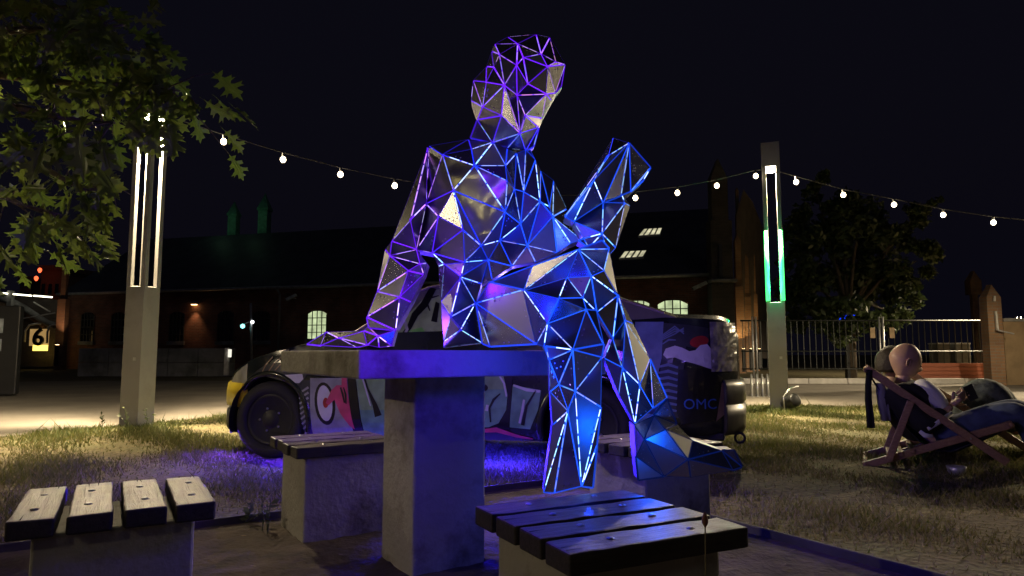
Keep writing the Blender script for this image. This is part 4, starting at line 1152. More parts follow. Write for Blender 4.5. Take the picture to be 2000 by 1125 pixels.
def make_grass():
    g = np.random.default_rng(11)
    n = 420000
    Y = 1.6 + 9.2 * g.random(n) ** .8
    X = (g.random(n) * 2 - 1) * (.86 * Y + .3)
    xs, ys = np.array([p[0] for p in PATH_NEAR]), np.array([p[1] for p in PATH_NEAR])
    edge = np.interp(X, xs, ys) + .12 * np.sin(X * 7) * g.random(n)
    keep = Y < edge - .02 + .06 * g.standard_normal(n)
    dx, dy = X - PAD_C.x, Y - PAD_C.y
    u, v = dx * A.x + dy * A.y, dx * B.x + dy * B.y
    inpad = (u > -4.4) & (u < .03) & (v > -3.9) & (v < .03)
    keep &= ~inpad
    # bare scuffed patches
    f = np.sin(X * 1.7 + 2 * np.sin(Y * .9)) * np.cos(Y * 2.1 + np.sin(X * 1.3)) + .6 * np.sin(X * 5.1 + Y * 3.7)
    keep &= g.random(n) < np.clip(.62 + .5 * f, .08, 1)
    dd = np.hypot(X - LP1[0], Y - LP1[1]); keep &= dd > .14
    X, Y, f = X[keep], Y[keep], f[keep]; n = len(X)
    lamplit = np.exp(-np.minimum(np.hypot(X - LP1[0], Y - LP1[1]), np.hypot(X - LP2[0], Y - LP2[1])) / 2.4)  # pool of lamplight put into blade tone near posts; blades taller too
    h = g.uniform(.012, .042, n) * (1 + .5 * lamplit); h *= np.where(g.random(n) < .03, 2.2, 1) * np.clip(1 + .45 * f, .5, 1.7)
    w = g.uniform(.0018, .0038, n) * (1 + Y * .10)
    ang = g.random(n) * 2 * np.pi; lean = g.uniform(.1, 1.1, n) * h
    la = g.random(n) * 2 * np.pi
    v0 = np.stack([X - np.cos(ang) * w, Y - np.sin(ang) * w, np.zeros(n) + .001], 1)
    v1 = np.stack([X + np.cos(ang) * w, Y + np.sin(ang) * w, np.zeros(n) + .001], 1)
    v2 = np.stack([X + np.cos(la) * lean, Y + np.sin(la) * lean, h], 1)
    co = np.stack([v0, v1, v2], 1).reshape(-1, 3)
    tone = np.clip(g.normal(.68, .26, n) - .55 * lamplit - .12 * f, 0, 1)
    me = bpy.data.meshes.new('grass'); me.vertices.add(3 * n); me.vertices.foreach_set('co', co.ravel())
    me.loops.add(3 * n); me.loops.foreach_set('vertex_index', np.arange(3 * n, dtype=np.int32))
    me.polygons.add(n); me.polygons.foreach_set('loop_start', np.arange(0, 3 * n, 3, dtype=np.int32)); me.update(calc_edges=True)
    at = me.attributes.new('tone', 'FLOAT', 'POINT'); at.data.foreach_set('value', np.repeat(tone, 3))
    me.materials.append(grass_material())
    o = bpy.data.objects.new('grass', me); COL.objects.link(o)
    tag(o, 'patchy dry lawn grass around the earth pad and car', 'grass', kind='stuff')
make_grass()

# weeds at the foot of posts and stool
def weed(loc, h, label, seed):
    rg = random.Random(seed); loc = Vector(loc)
    w = empty('weed', loc, 0, label, 'weed', 'weeds at the foot of posts and stools')
    for k in range(rg.choice((3, 4, 5))):
        top = loc + Vector((rg.gauss(0, .05), rg.gauss(0, .05), h * rg.uniform(.6, 1)))
        st = MB().tube([loc + Vector((rg.gauss(0, .015), rg.gauss(0, .015), -.01)), loc.lerp(top, .55) + Vector((0, 0, .01)), top], [.003, .0025, .0012], 5).build('stem', TREEM, w)
        for q in range(6):
            p = loc.lerp(top, rg.uniform(.3, 1)); d = Vector((rg.gauss(0, 1), rg.gauss(0, 1), .5)).normalized(); x = d.orthogonal().normalized(); s = rg.uniform(.02, .045)
            MB().add([p, p + d * s * .5 + x * s * .22, p + d * s, p + d * s * .5 - x * s * .22], [(0, 1, 2, 3)]).build('leaf', TREEM, st)
weed((LP1[0] + .06, LP1[1] - .26, 0), .26, 'leafy weed at the foot of the oak-wrapped lamp post', 1)
weed((LP1[0] + .24, LP1[1] - .18, 0), .20, 'thin weed beside the leafier one at the lamp post foot', 2)
weed((LP1[0] - .26, LP1[1] - .15, 0), .15, 'low weed on the path side of the pale lamp post', 3)
q = P(565, 1000, 3.35); weed((q.x, 3.05, 0), .14, 'weed growing against the stool near the front car wheel', 4)
q = P(500, 1010, 3.2); weed((-1.22, 3.2, 0), .10, 'straggly weed at the edging between earth and blue grass', 5)

# litter on the bare earth
lit_m = mat('dry_leaf_litter', (.16, .11, .06), .85, var=.5, scale=30, bump=0)
lm_ = MB()
for k in range(420):
    u, v = -rgl.random() * 4.2 - .1, -rgl.random() * 3.6 - .1
    p = PAD_C + A * u + B * v; a = rgl.random() * 6.28; s = rgl.uniform(.006, .022)
    x = Vector((math.cos(a), math.sin(a), rgl.gauss(0, .25))) * s; y = Vector((-math.sin(a), math.cos(a), rgl.gauss(0, .25))) * s * .5; p.z = .026
    lm_.add([p - x, p + y, p + x, p - y], [(0, 1, 2, 3)])
tag(lm_.build('leaf_litter', lit_m), 'dry leaf scraps scattered on the bare earth', 'leaf litter', kind='stuff')
# ================================================================== BUILDINGS BEHIND
Q0 = Vector((-22.8, 35.0, 0)); Q1 = Vector((7.75, 26.4, 0))
HE = (Q1 - Q0).normalized(); HN = Vector((HE.y, -HE.x, 0)); HL = (Q1 - Q0).length
EAVE = 3.75; RIDGE = 7.5; RUN = 5.2
def HP(u, z, off=0.0): return Q0 + HE * u + HN * off + Vector((0, 0, z))
def hit(x, y, p0, n):
    q = P(x, y, 1.0) - EYE; k = (p0 - EYE).dot(n) / q.dot(n); return EYE + q * k
def hall_px(x, y):
    p = hit(x, y, Q0, HN); return (p - Q0).dot(HE), p.z
WLIT = None
def window_glow(name, c, s):
    m, t, b = new_mat(name); N = t.nodes; L = t.links
    tc = N.new('ShaderNodeTexCoord'); n = N.new('ShaderNodeTexNoise'); n.inputs['Scale'].default_value = 2.2; n.inputs['Detail'].default_value = 4
    L.new(tc.outputs['Object'], n.inputs['Vector'])
    mr = N.new('ShaderNodeMapRange'); mr.inputs[1].default_value = .3; mr.inputs[2].default_value = .7; mr.inputs[3].default_value = s * .45; mr.inputs[4].default_value = s * 1.4
    L.new(n.outputs['Fac'], mr.inputs[0]); L.new(mr.outputs[0], b.inputs['Emission Strength'])
    b.inputs['Emission Color'].default_value = (*c, 1); b.inputs['Base Color'].default_value = (.1, .1, .1, 1); b.inputs['Roughness'].default_value = .1
    return m
WG = window_glow('lit_window_pane', (.72, .86, .48), .55)
WG2 = window_glow('lit_skylight_pane', (.90, .85, .55), .42)
DARKGL = mat('dark_window_glass', (.012, .014, .018), .08, bump=0, spec=.8)
FRAME = mat('window_frame', (.05, .05, .045), .6, bump=0)
hall = empty('brick_hall', HP(HL / 2, 0), math.atan2(HE.y, HE.x), 'long low brick hall with arched windows and dark slate roof', 'building')
mb = MB()
c = [HP(0, -.1), HP(HL, -.1), HP(HL, EAVE), HP(0, EAVE), HP(0, -.1, -9), HP(HL, -.1, -9), HP(HL, EAVE, -9), HP(0, EAVE, -9)]
mb.add(c, [(0, 1, 2, 3), (5, 4, 7, 6), (4, 0, 3, 7), (1, 5, 6, 2)])
mb.build('wall', M['brick'], hall)
mb = MB(); e = .35
mb.add([HP(-.3, EAVE + .05, e), HP(HL, EAVE + .05, e), HP(HL, RIDGE, -RUN), HP(-.3, RIDGE, -RUN), HP(-.3, EAVE + .05, -2 * RUN - e), HP(HL, EAVE + .05, -2 * RUN - e)], [(0, 1, 2, 3), (3, 2, 5, 4), (0, 3, 4), (1, 5, 2)])
roof = mb.build('roof', M['slate'], hall)
MB().tube([HP(-.3, EAVE + .03, e + .07), HP(HL, EAVE + .03, e + .07)], .075, 8).build('gutter', M['zinc'], hall, smooth=True)
MB().box(HP(HL / 2, EAVE - .16, .06), (HL - .1, .10, .22), rz=math.atan2(HE.y, HE.x)).build('cornice', M['brick'], hall)
for xx in (549, 1388):
    u, z = hall_px(xx, 600)
    MB().tube([HP(u, EAVE + .0, e + .05), HP(u, EAVE - .25, .12), HP(u, 0, .12)], .055, 8).build('downpipe', M['zinc'], hall, smooth=True)
def arched_window(u, z0, w, h, lit):
    a = .18 * w; n = 8
    top = [(w / 2 * math.cos(math.pi * k / n), h - a + a * math.sin(math.pi * k / n)) for k in range(n + 1)]
    prof = [(-w / 2, 0), (w / 2, 0)] + top
    rotm = Matrix((HE, Vector((0, 0, 1)), HN)).transposed().to_4x4(); rotm.translation = HP(u, z0, 0)
    # reveal of soldier bricks standing proud, frame, panes, glazing bars
    wn = MB().add([rotm @ Vector((x * 1.10, y * 1.05 - .03, .03)) for x, y in prof] + [rotm @ Vector((x, y, .03)) for x, y in prof],
                  [(k, (k + 1) % len(prof), len(prof) + (k + 1) % len(prof), len(prof) + k) for k in range(len(prof))]).build('window', M['brick'], hall)
    nx_, nz_ = 4, 4
    for i in range(nx_):
        for j in range(nz_):
            x0 = -w / 2 + w * i / nx_; x1 = x0 + w / nx_; y0 = h * j / nz_; y1 = h * (j + 1) / nz_
            def cl_(x, y): return min(y, h - a + a * math.sqrt(max(0, 1 - (2 * x / w) ** 2)))
            q = [(x0 + .012, y0 + .012), (x1 - .012, y0 + .012), (x1 - .012, cl_(x1 - .012, y1 - .012)), (x0 + .012, cl_(x0 + .012, y1 - .012))]
            MB().add([rotm @ Vector((x, y, .015)) for x, y in q], [(0, 1, 2, 3)]).build('pane', WG if lit else DARKGL, wn)
    f = MB()
    for i in range(nx_ + 1):
        x = -w / 2 + w * i / nx_; f.bar(rotm @ Vector((x, 0, .03)), rotm @ Vector((x, cl_top(x, w, h, a), .03)), .045 if i in (0, nx_) else .035, .04)
    for j in range(nz_):
        y = h * j / nz_; f.bar(rotm @ Vector((-w / 2, y, .03)), rotm @ Vector((w / 2, y, .03)), .045 if j in (0, 2) else .03, .036)
    f.build('glazing_bars', FRAME, wn)
    MB().bar(rotm @ Vector((-w / 2 - .08, -.05, .07)), rotm @ Vector((w / 2 + .08, -.05, .07)), .08, .18).build('sill', M['concrete_dark'], wn)
def cl_top(x, w, h, a): return h - a + a * math.sqrt(max(0, 1 - (2 * x / w) ** 2))
for xx, wpx, y0, y1, lit in [(619, 37, 663, 607, True), (1315, 60, 655, 586, True), (1247, 46, 657, 587, True), (440, 30, 668, 607, False), (510, 33, 667, 607, False), (230, 26, 668, 610, False),
                             (170, 25, 668, 610, False), (345, 28, 668, 609, False), (1090, 48, 660, 592, False), (960, 46, 661, 595, False), (830, 44, 662, 598, False)]:
    u, z = hall_px(xx, y0); u0, _ = hall_px(xx - wpx / 2, y0); u1, _ = hall_px(xx + wpx / 2, y0); _, z1 = hall_px(xx, y1)
    arched_window(u, z, abs(u1 - u0), z1 - z, lit)
# skylights lying on the slate slope
rp0 = HP(0, EAVE + .05, e); rn = (HP(1, EAVE + .05, e) - rp0).cross(HP(0, RIDGE, -RUN) - rp0).normalized()
for quad in ([(1246, 463), (1290, 460), (1294, 448), (1257, 450)], [(1209, 507), (1257, 504), (1264, 492), (1219, 494)]):
    c4 = [hit(x, y, rp0, rn) + rn * .07 for x, y in quad]
    fr = MB().add([p - rn * .12 for p in c4] + [p - rn * .004 for p in c4], [(0, 1, 5, 4), (1, 2, 6, 5), (2, 3, 7, 6), (3, 0, 4, 7), (4, 5, 6, 7)]).build('skylight', FRAME, roof)
    for k in range(2):
        a0, a1 = .04 + .5 * k, .46 + .5 * k
        q = [c4[0].lerp(c4[1], a0), c4[0].lerp(c4[1], a1), c4[3].lerp(c4[2], a1), c4[3].lerp(c4[2], a0)]
        MB().add(q, [(0, 1, 2, 3)]).build('pane', WG2, fr)
        MB().bar(q[0].lerp(q[1], .5), q[3].lerp(q[2], .5), .06, .03).build('glazing_bar', FRAME, fr)
    MB().bar(c4[0] - rn * .06, c4[1] - rn * .06, .12, .1).build('flashing', M['zinc'], fr)

# roof turrets in green light
COP = mat('copper_patina', (.12, .34, .22), .6, .1, var=.35, bump=.2)
def turret(x, ytop, ybase, d, w, label):
    b = P(x, ybase, d); t = P(x, ytop, d); h = t.z - b.z
    zr = RIDGE
    tr = empty('roof_turret', (b.x, b.y, b.z), math.atan2(HE.y, HE.x) + R(10), label, 'turret', 'turrets on the hall roof')
    MB().box((0, 0, h * .28 - .5), (w, w, h * .56 + 1.0)).build('shaft', COP, tr, local=True, bevel=.03)
    MB().box((0, 0, h * .58), (w * 1.18, w * 1.18, h * .07)).build('collar', COP, tr, local=True, bevel=.02)
    s = w * .55
    MB().add([(-s, -s, h * .615), (s, -s, h * .615), (s, s, h * .615), (-s, s, h * .615), (-s * .25, -s * .25, h * .9), (s * .25, -s * .25, h * .9), (s * .25, s * .25, h * .9), (-s * .25, s * .25, h * .9), (0, 0, h)],
             [(0, 1, 5, 4), (1, 2, 6, 5), (2, 3, 7, 6), (3, 0, 4, 7), (4, 5, 8), (5, 6, 8), (6, 7, 8), (7, 4, 8)]).build('spire', COP, tr, local=True)
    l = bpy.data.lights.new('turret_light', 'POINT'); l.energy = 1.3; l.color = (.45, 1, .55); l.shadow_soft_size = .1
    lo = bpy.data.objects.new('turret_light', l); COL.objects.link(lo); lo.parent = tr; lo.location = (-.5, -1.5, h * .35)
    return tr
turret(456, 393, 458, 39.6, .52, 'slim green-lit turret lower down the slate roof')
turret(516, 377, 455, 38.8, .56, 'green-lit turret with tall spire beside its slimmer twin')

# wall lamp, security cameras
def wall_cam(x, y, sc, label):
    u, z = hall_px(x, y); o = HP(u, z, 0)
    c = empty('security_camera', o, 0, label, 'camera', 'security cameras on the hall wall')
    MB().bar(o + HN * .0, o + HN * .28, .05 * sc, .05 * sc).build('bracket', M['white_plastic'], c)
    t0 = o + HN * .30 + HE * .22 * sc + Vector((0, 0, .14 * sc)); t1 = o + HN * .38 - HE * .25 * sc - Vector((0, 0, .08 * sc))
    hs = MB().bar(t0, t1, .15 * sc, .13 * sc).build('housing', M['white_plastic'], c, bevel=.02)
    MB().tube([t1, t1 + (t1 - t0).normalized() * .03], .045 * sc, 10).build('lens', M['dark_plastic'], hs)
wall_cam(1368, 561, 1.1, 'pale security camera above the lit arched window')
wall_cam(578, 583, 1.0, 'dim security camera above the lone lit window')
u, z = hall_px(383, 592); o = HP(u, z, 0)
wl = empty('wall_lamp', o, 0, 'small warm wall lamp on the dark brick wall', 'lamp')
MB().box(o + HN * .12, (.34, .22, .14), rz=math.atan2(HE.y, HE.x)).build('shade', M['zinc'], wl, bevel=.02)
MB().box(o + HN * .12 - Vector((0, 0, .085)), (.24, .14, .03), rz=math.atan2(HE.y, HE.x)).build('bulb', emis('wall_lamp_bulb', (1, .55, .22), 5), wl)
l = bpy.data.lights.new('wall_light', 'SPOT'); l.energy = 22; l.color = (1, .55, .25); l.spot_size = R(80); l.spot_blend = .8
lo = bpy.data.objects.new('wall_light', l); COL.objects.link(lo); lo.parent = wl; lo.location = HN * .25 + Vector((0, 0, -.12))

# ---------------------------------------------------------------- gothic gable beside the hall
gab = empty('gothic_gable', P(1430, 700, 24.8).xy.to_3d(), 0, 'tall gothic brick gable with buttresses lit from below', 'building')
def pier(x0, x1, d, steps, name, m, parent, cap=True):
    """stepped buttress: steps = [(y_top_px, width factor)] from the ground up"""
    xa, xb = P(x0, 690, d).x, P(x1, 690, d).x; cx = (xa + xb) / 2; w = xb - xa; z = -.1; b = MB()
    for yt, k in steps:
        zt = P((x0 + x1) / 2, yt, d).z
        b.box((cx, d + w * .4, (z + zt) / 2), (w * k, w * .8 * k, zt - z)); z = zt - .004
    if cap:
        k = steps[-1][1]; s = w * k / 2; hz = w * .9
        b.add([(cx - s, d + w * .4 - s * .8, z), (cx + s, d + w * .4 - s * .8, z), (cx + s, d + w * .4 + s * .8, z), (cx - s, d + w * .4 + s * .8, z), (cx, d + w * .4 - s * .5, z + hz), (cx, d + w * .4 + s * .5, z + hz)],
              [(0, 1, 4), (1, 2, 5, 4), (2, 3, 5), (3, 0, 4, 5)])
    return b.build(name, m, parent)
dk = brick_mat('shade_toned_brick', (.11, .09, .075), (.08, .065, .06), (.10, .09, .08))
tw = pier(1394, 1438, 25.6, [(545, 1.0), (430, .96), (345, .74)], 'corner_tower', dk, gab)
MB().box(P(1411, 515, 25.3) + Vector((0, .28, 0)), (.13, .12, 1.55)).build('slit_window', mat('slit_recess', (.05, .05, .075), .3, bump=0), tw)
MB().box(P(1416, 547, 25.3) + Vector((0, .3, 0)), (.98, .5, .12)).build('string_course', M['concrete_dark'], tw, bevel=.02)
for x0, x1, d, st in ((1440, 1456, 26.6, [(560, 1.0), (470, .7)]), (1457, 1470, 28.4, [(580, 1.0), (505, .72)]), (1471, 1483, 30.2, [(575, 1), (500, .7)]), (1446, 1454, 27.6, [(420, 1.0), (372, .7)]), (1462, 1470, 29.4, [(430, 1.0), (385, .7)])):
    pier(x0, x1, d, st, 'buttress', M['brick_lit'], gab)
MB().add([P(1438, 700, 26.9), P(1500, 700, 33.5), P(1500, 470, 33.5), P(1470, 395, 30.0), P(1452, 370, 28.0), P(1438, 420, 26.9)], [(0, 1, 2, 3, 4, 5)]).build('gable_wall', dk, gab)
UPL = emis('uplight_lens', (1, .62, .25), 12)
for x, d in ((1452, 26.3), (1467, 28.0), (1483, 29.6)):
    g0 = P(x, 684, d); uo = empty('uplight', g0, 0, {1452: 'orange ground uplight at the buttress next to the corner tower', 1467: 'orange ground uplight at the middle gable buttress', 1483: 'orange ground uplight at the gable buttress closest to the leafy tree'}[x], 'light', 'uplights along the gothic gable')
    MB().box((0, 0, -.42), (.10, .10, .8)).build('stake', M['black_metal'], uo, local=True)
    MB().lathe([(.05, -.02), (.07, .05), (.065, .06)], (0, 0, 0), 10).build('housing', M['black_metal'], uo, local=True)
    MB().lathe([(.055, .061), (.05, .066)], (0, 0, 0), 10).build('lens', UPL, uo, local=True)
    l = bpy.data.lights.new('uplight_beam', 'SPOT'); l.energy = 70; l.color = (1, .62, .22); l.spot_size = R(70); l.spot_blend = .7; l.shadow_soft_size = .05
    lo = bpy.data.objects.new('uplight_beam', l); COL.objects.link(lo); lo.parent = uo; lo.location = (0, 0, .08); lo.rotation_euler = (R(180 - 8), 0, 0)

# ---------------------------------------------------------------- arched station hall and pillar at the far left
D6 = 33.0
arch = empty('arched_hall', P(40, 716, D6).xy.to_3d(), 0, 'old hall with sweeping lit brick arch and house number', 'building')
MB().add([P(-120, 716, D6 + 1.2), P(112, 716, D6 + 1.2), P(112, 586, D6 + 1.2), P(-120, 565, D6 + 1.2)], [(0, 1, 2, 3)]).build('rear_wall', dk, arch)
cv = [P(x, y, D6 + .6) for x, y in ((-60, 560), (-20, 572), (22, 588), (50, 603), (75, 620), (95, 632), (108, 636))]
MB().tube(cv, .16, 8).build('arch_rib', M['concrete_dark'], arch, smooth=True)
cv = [P(x, y, D6 + .8) for x, y in ((-60, 585), (-10, 592), (25, 600), (50, 612), (72, 626), (88, 638))]
ar2 = MB().tube(cv, .13, 8).build('brick_arch', M['brick_lit'], arch, smooth=True)
for k in range(14):
    f = k / 13 * 5; i = min(int(f), 4); p = cv[i].lerp(cv[i + 1], f - i)
    MB().box(p + Vector((0, -.14, 0)), (.09, .05, .10)).build('brick', M['brick_lit'], ar2)
for xa, xb, ya, yb in ((48, 97, 634, 668), (92, 120, 636, 670)):
    cx = (xa + xb) / 2
    pts = [P(cx - (xb - xa) * .5, yb, D6 + .3), P(cx - (xb - xa) * .47, ya + 12, D6 + .3), P(cx - (xb - xa) * .3, ya + 1, D6 + .3), P(cx, ya - 2, D6 + .3), P(cx + (xb - xa) * .15, ya - 1, D6 + .3)]
    MB().tube(pts, .05, 7).build('window_arch', M['white_plastic'], arch, smooth=True)
TUBE = emis('fluorescent_tube', (1, .95, .70), 3.0)
for xa, xb, ya, yb in ((-10, 15, 571, 573.5), (26, 62, 574.5, 577.5), (66, 102, 577.5, 580.5)):
    MB().tube([P(xa, ya, D6 - .2), P(xb, yb, D6 - .2)], .035, 6).build('light_tube', TUBE, arch, smooth=True)
MB().box(P(17, 640, D6), (.22, .22, 3.6)).build('post', M['concrete_dark'], arch)
MB().bar(P(44, 622, D6), P(108, 611, D6), .05, .05).build('tie_rod', M['white_plastic'], arch)
MB().bar(P(66, 590, D6), P(98, 609, D6), .05, .05).build('lamp_arm', M['white_plastic'], arch)
num = empty('number_sign', P(80, 680, D6 + .1), 0, 'big dark numeral six before a golden backlit panel', 'sign')
MB().box(P(79, 679.5, D6 + .35), (.70, .06, .28)).build('backlit_panel', emis('golden_panel', (1, .68, .12), 1.6), num)
MB().box(P(77, 659, D6 + .40), (.92, .05, .82)).build('backlit_panel', emis('golden_panel_side', (1, .60, .2), .22), num)
def text_mesh(txt, size, depth, loc, rz, m, name, parent):
    cu = bpy.data.curves.new('glyphs', 'FONT'); cu.body = txt; cu.size = size; cu.extrude = depth; cu.resolution_u = 4; cu.align_x = 'CENTER'; cu.offset = .02 * size
    to = bpy.data.objects.new('glyph_tmp', cu); COL.objects.link(to)
    me = bpy.data.meshes.new_from_object(to.evaluated_get(bpy.context.evaluated_depsgraph_get())); bpy.data.objects.remove(to)
    T = Matrix.Translation(loc) @ Matrix.Rotation(rz, 4, 'Z') @ Matrix.Rotation(R(90), 4, 'X')
    inv = wm(parent).inverted()
    for v in me.vertices: v.co = inv @ T @ v.co
    me.materials.clear(); me.materials.append(m); me.name = name
    o = bpy.data.objects.new(name, me); COL.objects.link(o); o.parent = parent
text_mesh('6', 1.15, .05, P(74, 674, D6 + .2), 0, M['black_metal'], 'numeral', num)

pil = empty('brick_pillar', P(115, 716, 32.0).xy.to_3d(), 0, 'slender brick pillar lit from its foot beside the arched hall', 'pillar')
pier(106, 122, 32.0, [(584, 1.0), (530, .6)], 'shaft', M['brick_lit'], pil)
g0 = P(112, 676, 31.4); uo = empty('uplight', g0, 0, 'bright uplight at the foot of the slender pillar', 'light', 'uplights along the gothic gable')
del uo['group']
MB().box((0, 0, -.45), (.10, .10, .9)).build('stake', M['black_metal'], uo, local=True)
MB().lathe([(.05, -.02), (.09, .05), (.085, .06)], (0, 0, 0), 10).build('housing', M['black_metal'], uo, local=True)
MB().lathe([(.075, .061), (.07, .068)], (0, 0, 0), 10).build('lens', UPL, uo, local=True)
l = bpy.data.lights.new('uplight_beam', 'SPOT'); l.energy = 60; l.color = (1, .55, .30); l.spot_size = R(80); l.spot_blend = .7
lo = bpy.data.objects.new('uplight_beam', l); COL.objects.link(lo); lo.parent = uo; lo.location = (0, -.05, .08); lo.rotation_euler = (R(180 - 12), 0, 0)

# far blocks with red obstruction lamps
REDL = emis('red_obstruction_lamp', (1, .12, .04), 1.6, sample=False)
def block(x0, x1, ytop, d, label, lamps, m):
    a, b = P(x0, 690, d).x, P(x1, 690, d).x; h = P((x0 + x1) / 2, ytop, d).z
    o = empty('tower_block', ((a + b) / 2, d + 4, 0), 0, label, 'building', 'far tower blocks')
    MB().box((0, 0, h / 2), (b - a, 8, h)).build('wall', m, o, local=True)
    MB().box((0, 0, h + .4), (b - a + .6, 8.6, .8)).build('parapet', m, o, local=True)
    w = b - a
    for i in range(3):
        for j in range(4):
            MB().box((-w / 2 + w * (i + .5) / 3, -4.05, h - 3 - j * 4), (w * .16, .12, 1.6)).build('window', DARKGL, o, local=True)
    for x, y in lamps:
        p = P(x, y, d - 4) - Vector(((a + b) / 2, d + 4, 0))
        MB().lathe([(.1, -.45), (.25, -.22), (.3, 0), (.22, .22), (.05, .32)], p, 8).build('red_lamp', REDL, o, local=True)
block(70, 110, 528, 110, 'far dim block behind the slender pillar with a red lamp on top', [(78, 527), (71, 543)], mat('far_wall_warm', (.35, .2, .1), .9, bump=0))
block(152, 180, 537, 150, 'far dim block with two red lamps above the hall roof', [(158, 530), (187, 534)], mat('far_wall_grey', (.3, .2, .16), .9, bump=0))
block(30, 52, 548, 130, 'lowest far block with one red lamp behind the oak leaves', [(44, 543)], mat('far_wall_dark', (.12, .1, .1), .9, bump=0))

# ---------------------------------------------------------------- left: notice board, concrete blocks, slim pole
nb = empty('notice_board', P(15, 770, 12.6).xy.to_3d(), R(14), 'tall dark notice board with pale papers beside the path', 'notice board')
MB().box((-.45, 0, .84), (1.2, .16, 1.62)).build('frame', M['dark_plastic'], nb, local=True, bevel=.02)
pp = mat('notice_paper', (.34, .38, .42), .7, var=.4, scale=9, bump=0)
for x, z, w, h in ((-.22, 1.28, .22, .26), (-.25, .93, .26, .22), (-.5, 1.22, .24, .38), (-.52, .8, .2, .2)):
    MB().box((x, -.083, z), (w, .004, h)).build('paper', pp, nb, local=True)
cb = empty('block_wall', P(300, 735, 23).xy.to_3d(), 0, 'low wall of big grey concrete blocks across the yard', 'wall')
xs_ = [P(x, 735, 23).x for x in (150, 210, 268, 326, 385, 445)]
for a, b in zip(xs_, xs_[1:]):
    for j in range(2):
        MB().box(((a + b) / 2 + (.3 if j else 0) * 0, 23.3, .24 + j * .475), (b - a - .02, .6, .465)).build('block', M['concrete_dark'], cb, bevel=.02)
sp_ = empty('slim_pole', P(492, 722, 27).xy.to_3d(), 0, 'slim yard pole with a tiny cyan signal by the hall', 'pole')
MB().tube([P(492, 722, 27), P(490, 592, 27)], .05, 8).build('shaft', M['zinc'], sp_, smooth=True)
MB().lathe([(.02, -.09), (.09, -.04), (.09, .04), (.02, .09)], P(474, 637, 27), 8).build('signal', emis('cyan_signal', (.25, .9, .85), 2.0), sp_, smooth=True)
MB().bar(P(474, 634, 27), P(492, 626, 27), .03, .03).build('arm', M['zinc'], sp_)
MB().lathe([(.02, -.07), (.07, -.03), (.07, .03), (.02, .07)], P(493, 629, 26.9), 8).build('lamp', emis('white_signal', (.9, .95, 1), 2.5), sp_, smooth=True)
bl_ = empty('wall_bollard', P(449, 735, 22.6).xy.to_3d(), 0, 'short pale post at the end of the concrete block wall', 'bollard')
MB().box(P(443, 706, 22.6), (.14, .14, .9)).build('post', M['white_plastic'], bl_, bevel=.02)
MB().box(P(449, 690, 22.5), (.10, .08, .26)).build('reflector', emis('glowing_reflector', (1, .95, .8), .7), bl_, bevel=.02)  # shine of the reflector painted as its own emission

# ---------------------------------------------------------------- right: railing, plates, platform, pillar, racks
DF = 18.6
fx0, fx1 = P(1448, 690, DF).x, P(1940, 690, DF).x
fe = empty('railing', ((fx0 + fx1) / 2, DF, 0), 0, 'long dark metal railing in front of the leafy tree', 'fence')
zt_, zm_ = P(1700, 626, DF).z, P(1700, 686, DF).z
rail_m = mat('railing_paint', (.025, .028, .028), .45, .5, bump=0)
MB().tube([(fx0, DF, zt_), (fx1, DF, zt_)], .022, 8).build('rail', rail_m, fe, smooth=True)
MB().tube([(fx0, DF, zm_), (fx1, DF, zm_)], .018, 8).build('rail', rail_m, fe, smooth=True)
MB().tube([(fx0, DF, .36), (fx1, DF, .36)], .018, 8).build('rail', rail_m, fe, smooth=True)
x = fx0 + .05
while x < fx1:
    MB().box((x, DF + .001, (zt_ + .36) / 2), (.018, .018, zt_ - .36)).build('bar', rail_m, fe); x += .165
for px_ in (1473, 1721, 1990):
    for k in (-3.6, 3.6):
        MB().tube([(P(px_ + k, 690, DF).x, DF - .06, 0), (P(px_ + k, 690, DF).x, DF - .06, zt_ + .10)], .028, 8).build('post', M['galv'], fe, smooth=True)
pl_m = mat('tan_plate', (.42, .30, .18), .6, bump=0)
for px_ in (1704, 1742):
    c0 = P(px_, 650, DF - .1); pk = empty('hanging_plate', c0, 0, 'tan plate on the railing on the lamp post side of the paired posts' if px_ == 1704 else 'tan plate on the railing on the gate pillar side of the paired posts', 'plate', 'tan plates on the railing')
    MB().box((0, 0, 0), (.13, .02, .28)).build('board', pl_m, pk, local=True); MB().box((0, -.012, .11), (.02, .01, .02)).build('fixing', M['steel'], pk, local=True)
c0 = P(1655, 612, 19.8); scr = empty('blue_screen', c0, 0, 'small bright blue screen glimpsed through the tree', 'screen')
MB().box((0, 0, 0), (.50, .05, .42)).build('display', emis('blue_display', (.003, .04, 1), 1.0), scr, local=True); MB().box((0, .05, -.2), (.56, .05, .8)).build('housing', M['black_metal'], scr, local=True)
MB().box((0, .1, -c0.z / 2 - .1), (.08, .08, c0.z)).build('stand', M['black_metal'], scr, local=True)
tp = empty('timber_platform', P(1870, 745, 18.2).xy.to_3d(), 0, 'low red-brown plank platform along the kerb by the railing', 'platform')
xa, xb = P(1790, 690, 18.0).x, P(1946, 690, 18.0).x
red_w = wood_mat('red_timber', (.20, .06, .035), (.34, .11, .06), .7, .3)
for k in range(4): MB().box(((xa + xb) / 2, 18.0 + k * .02, .16 + k * .105), (xb - xa, .05, .097)).build('plank', red_w, tp, bevel=.006)
MB().box(((xa + xb) / 2, 18.3, .26), (xb - xa - .1, .5, .5)).build('frame', M['black_metal'], tp)
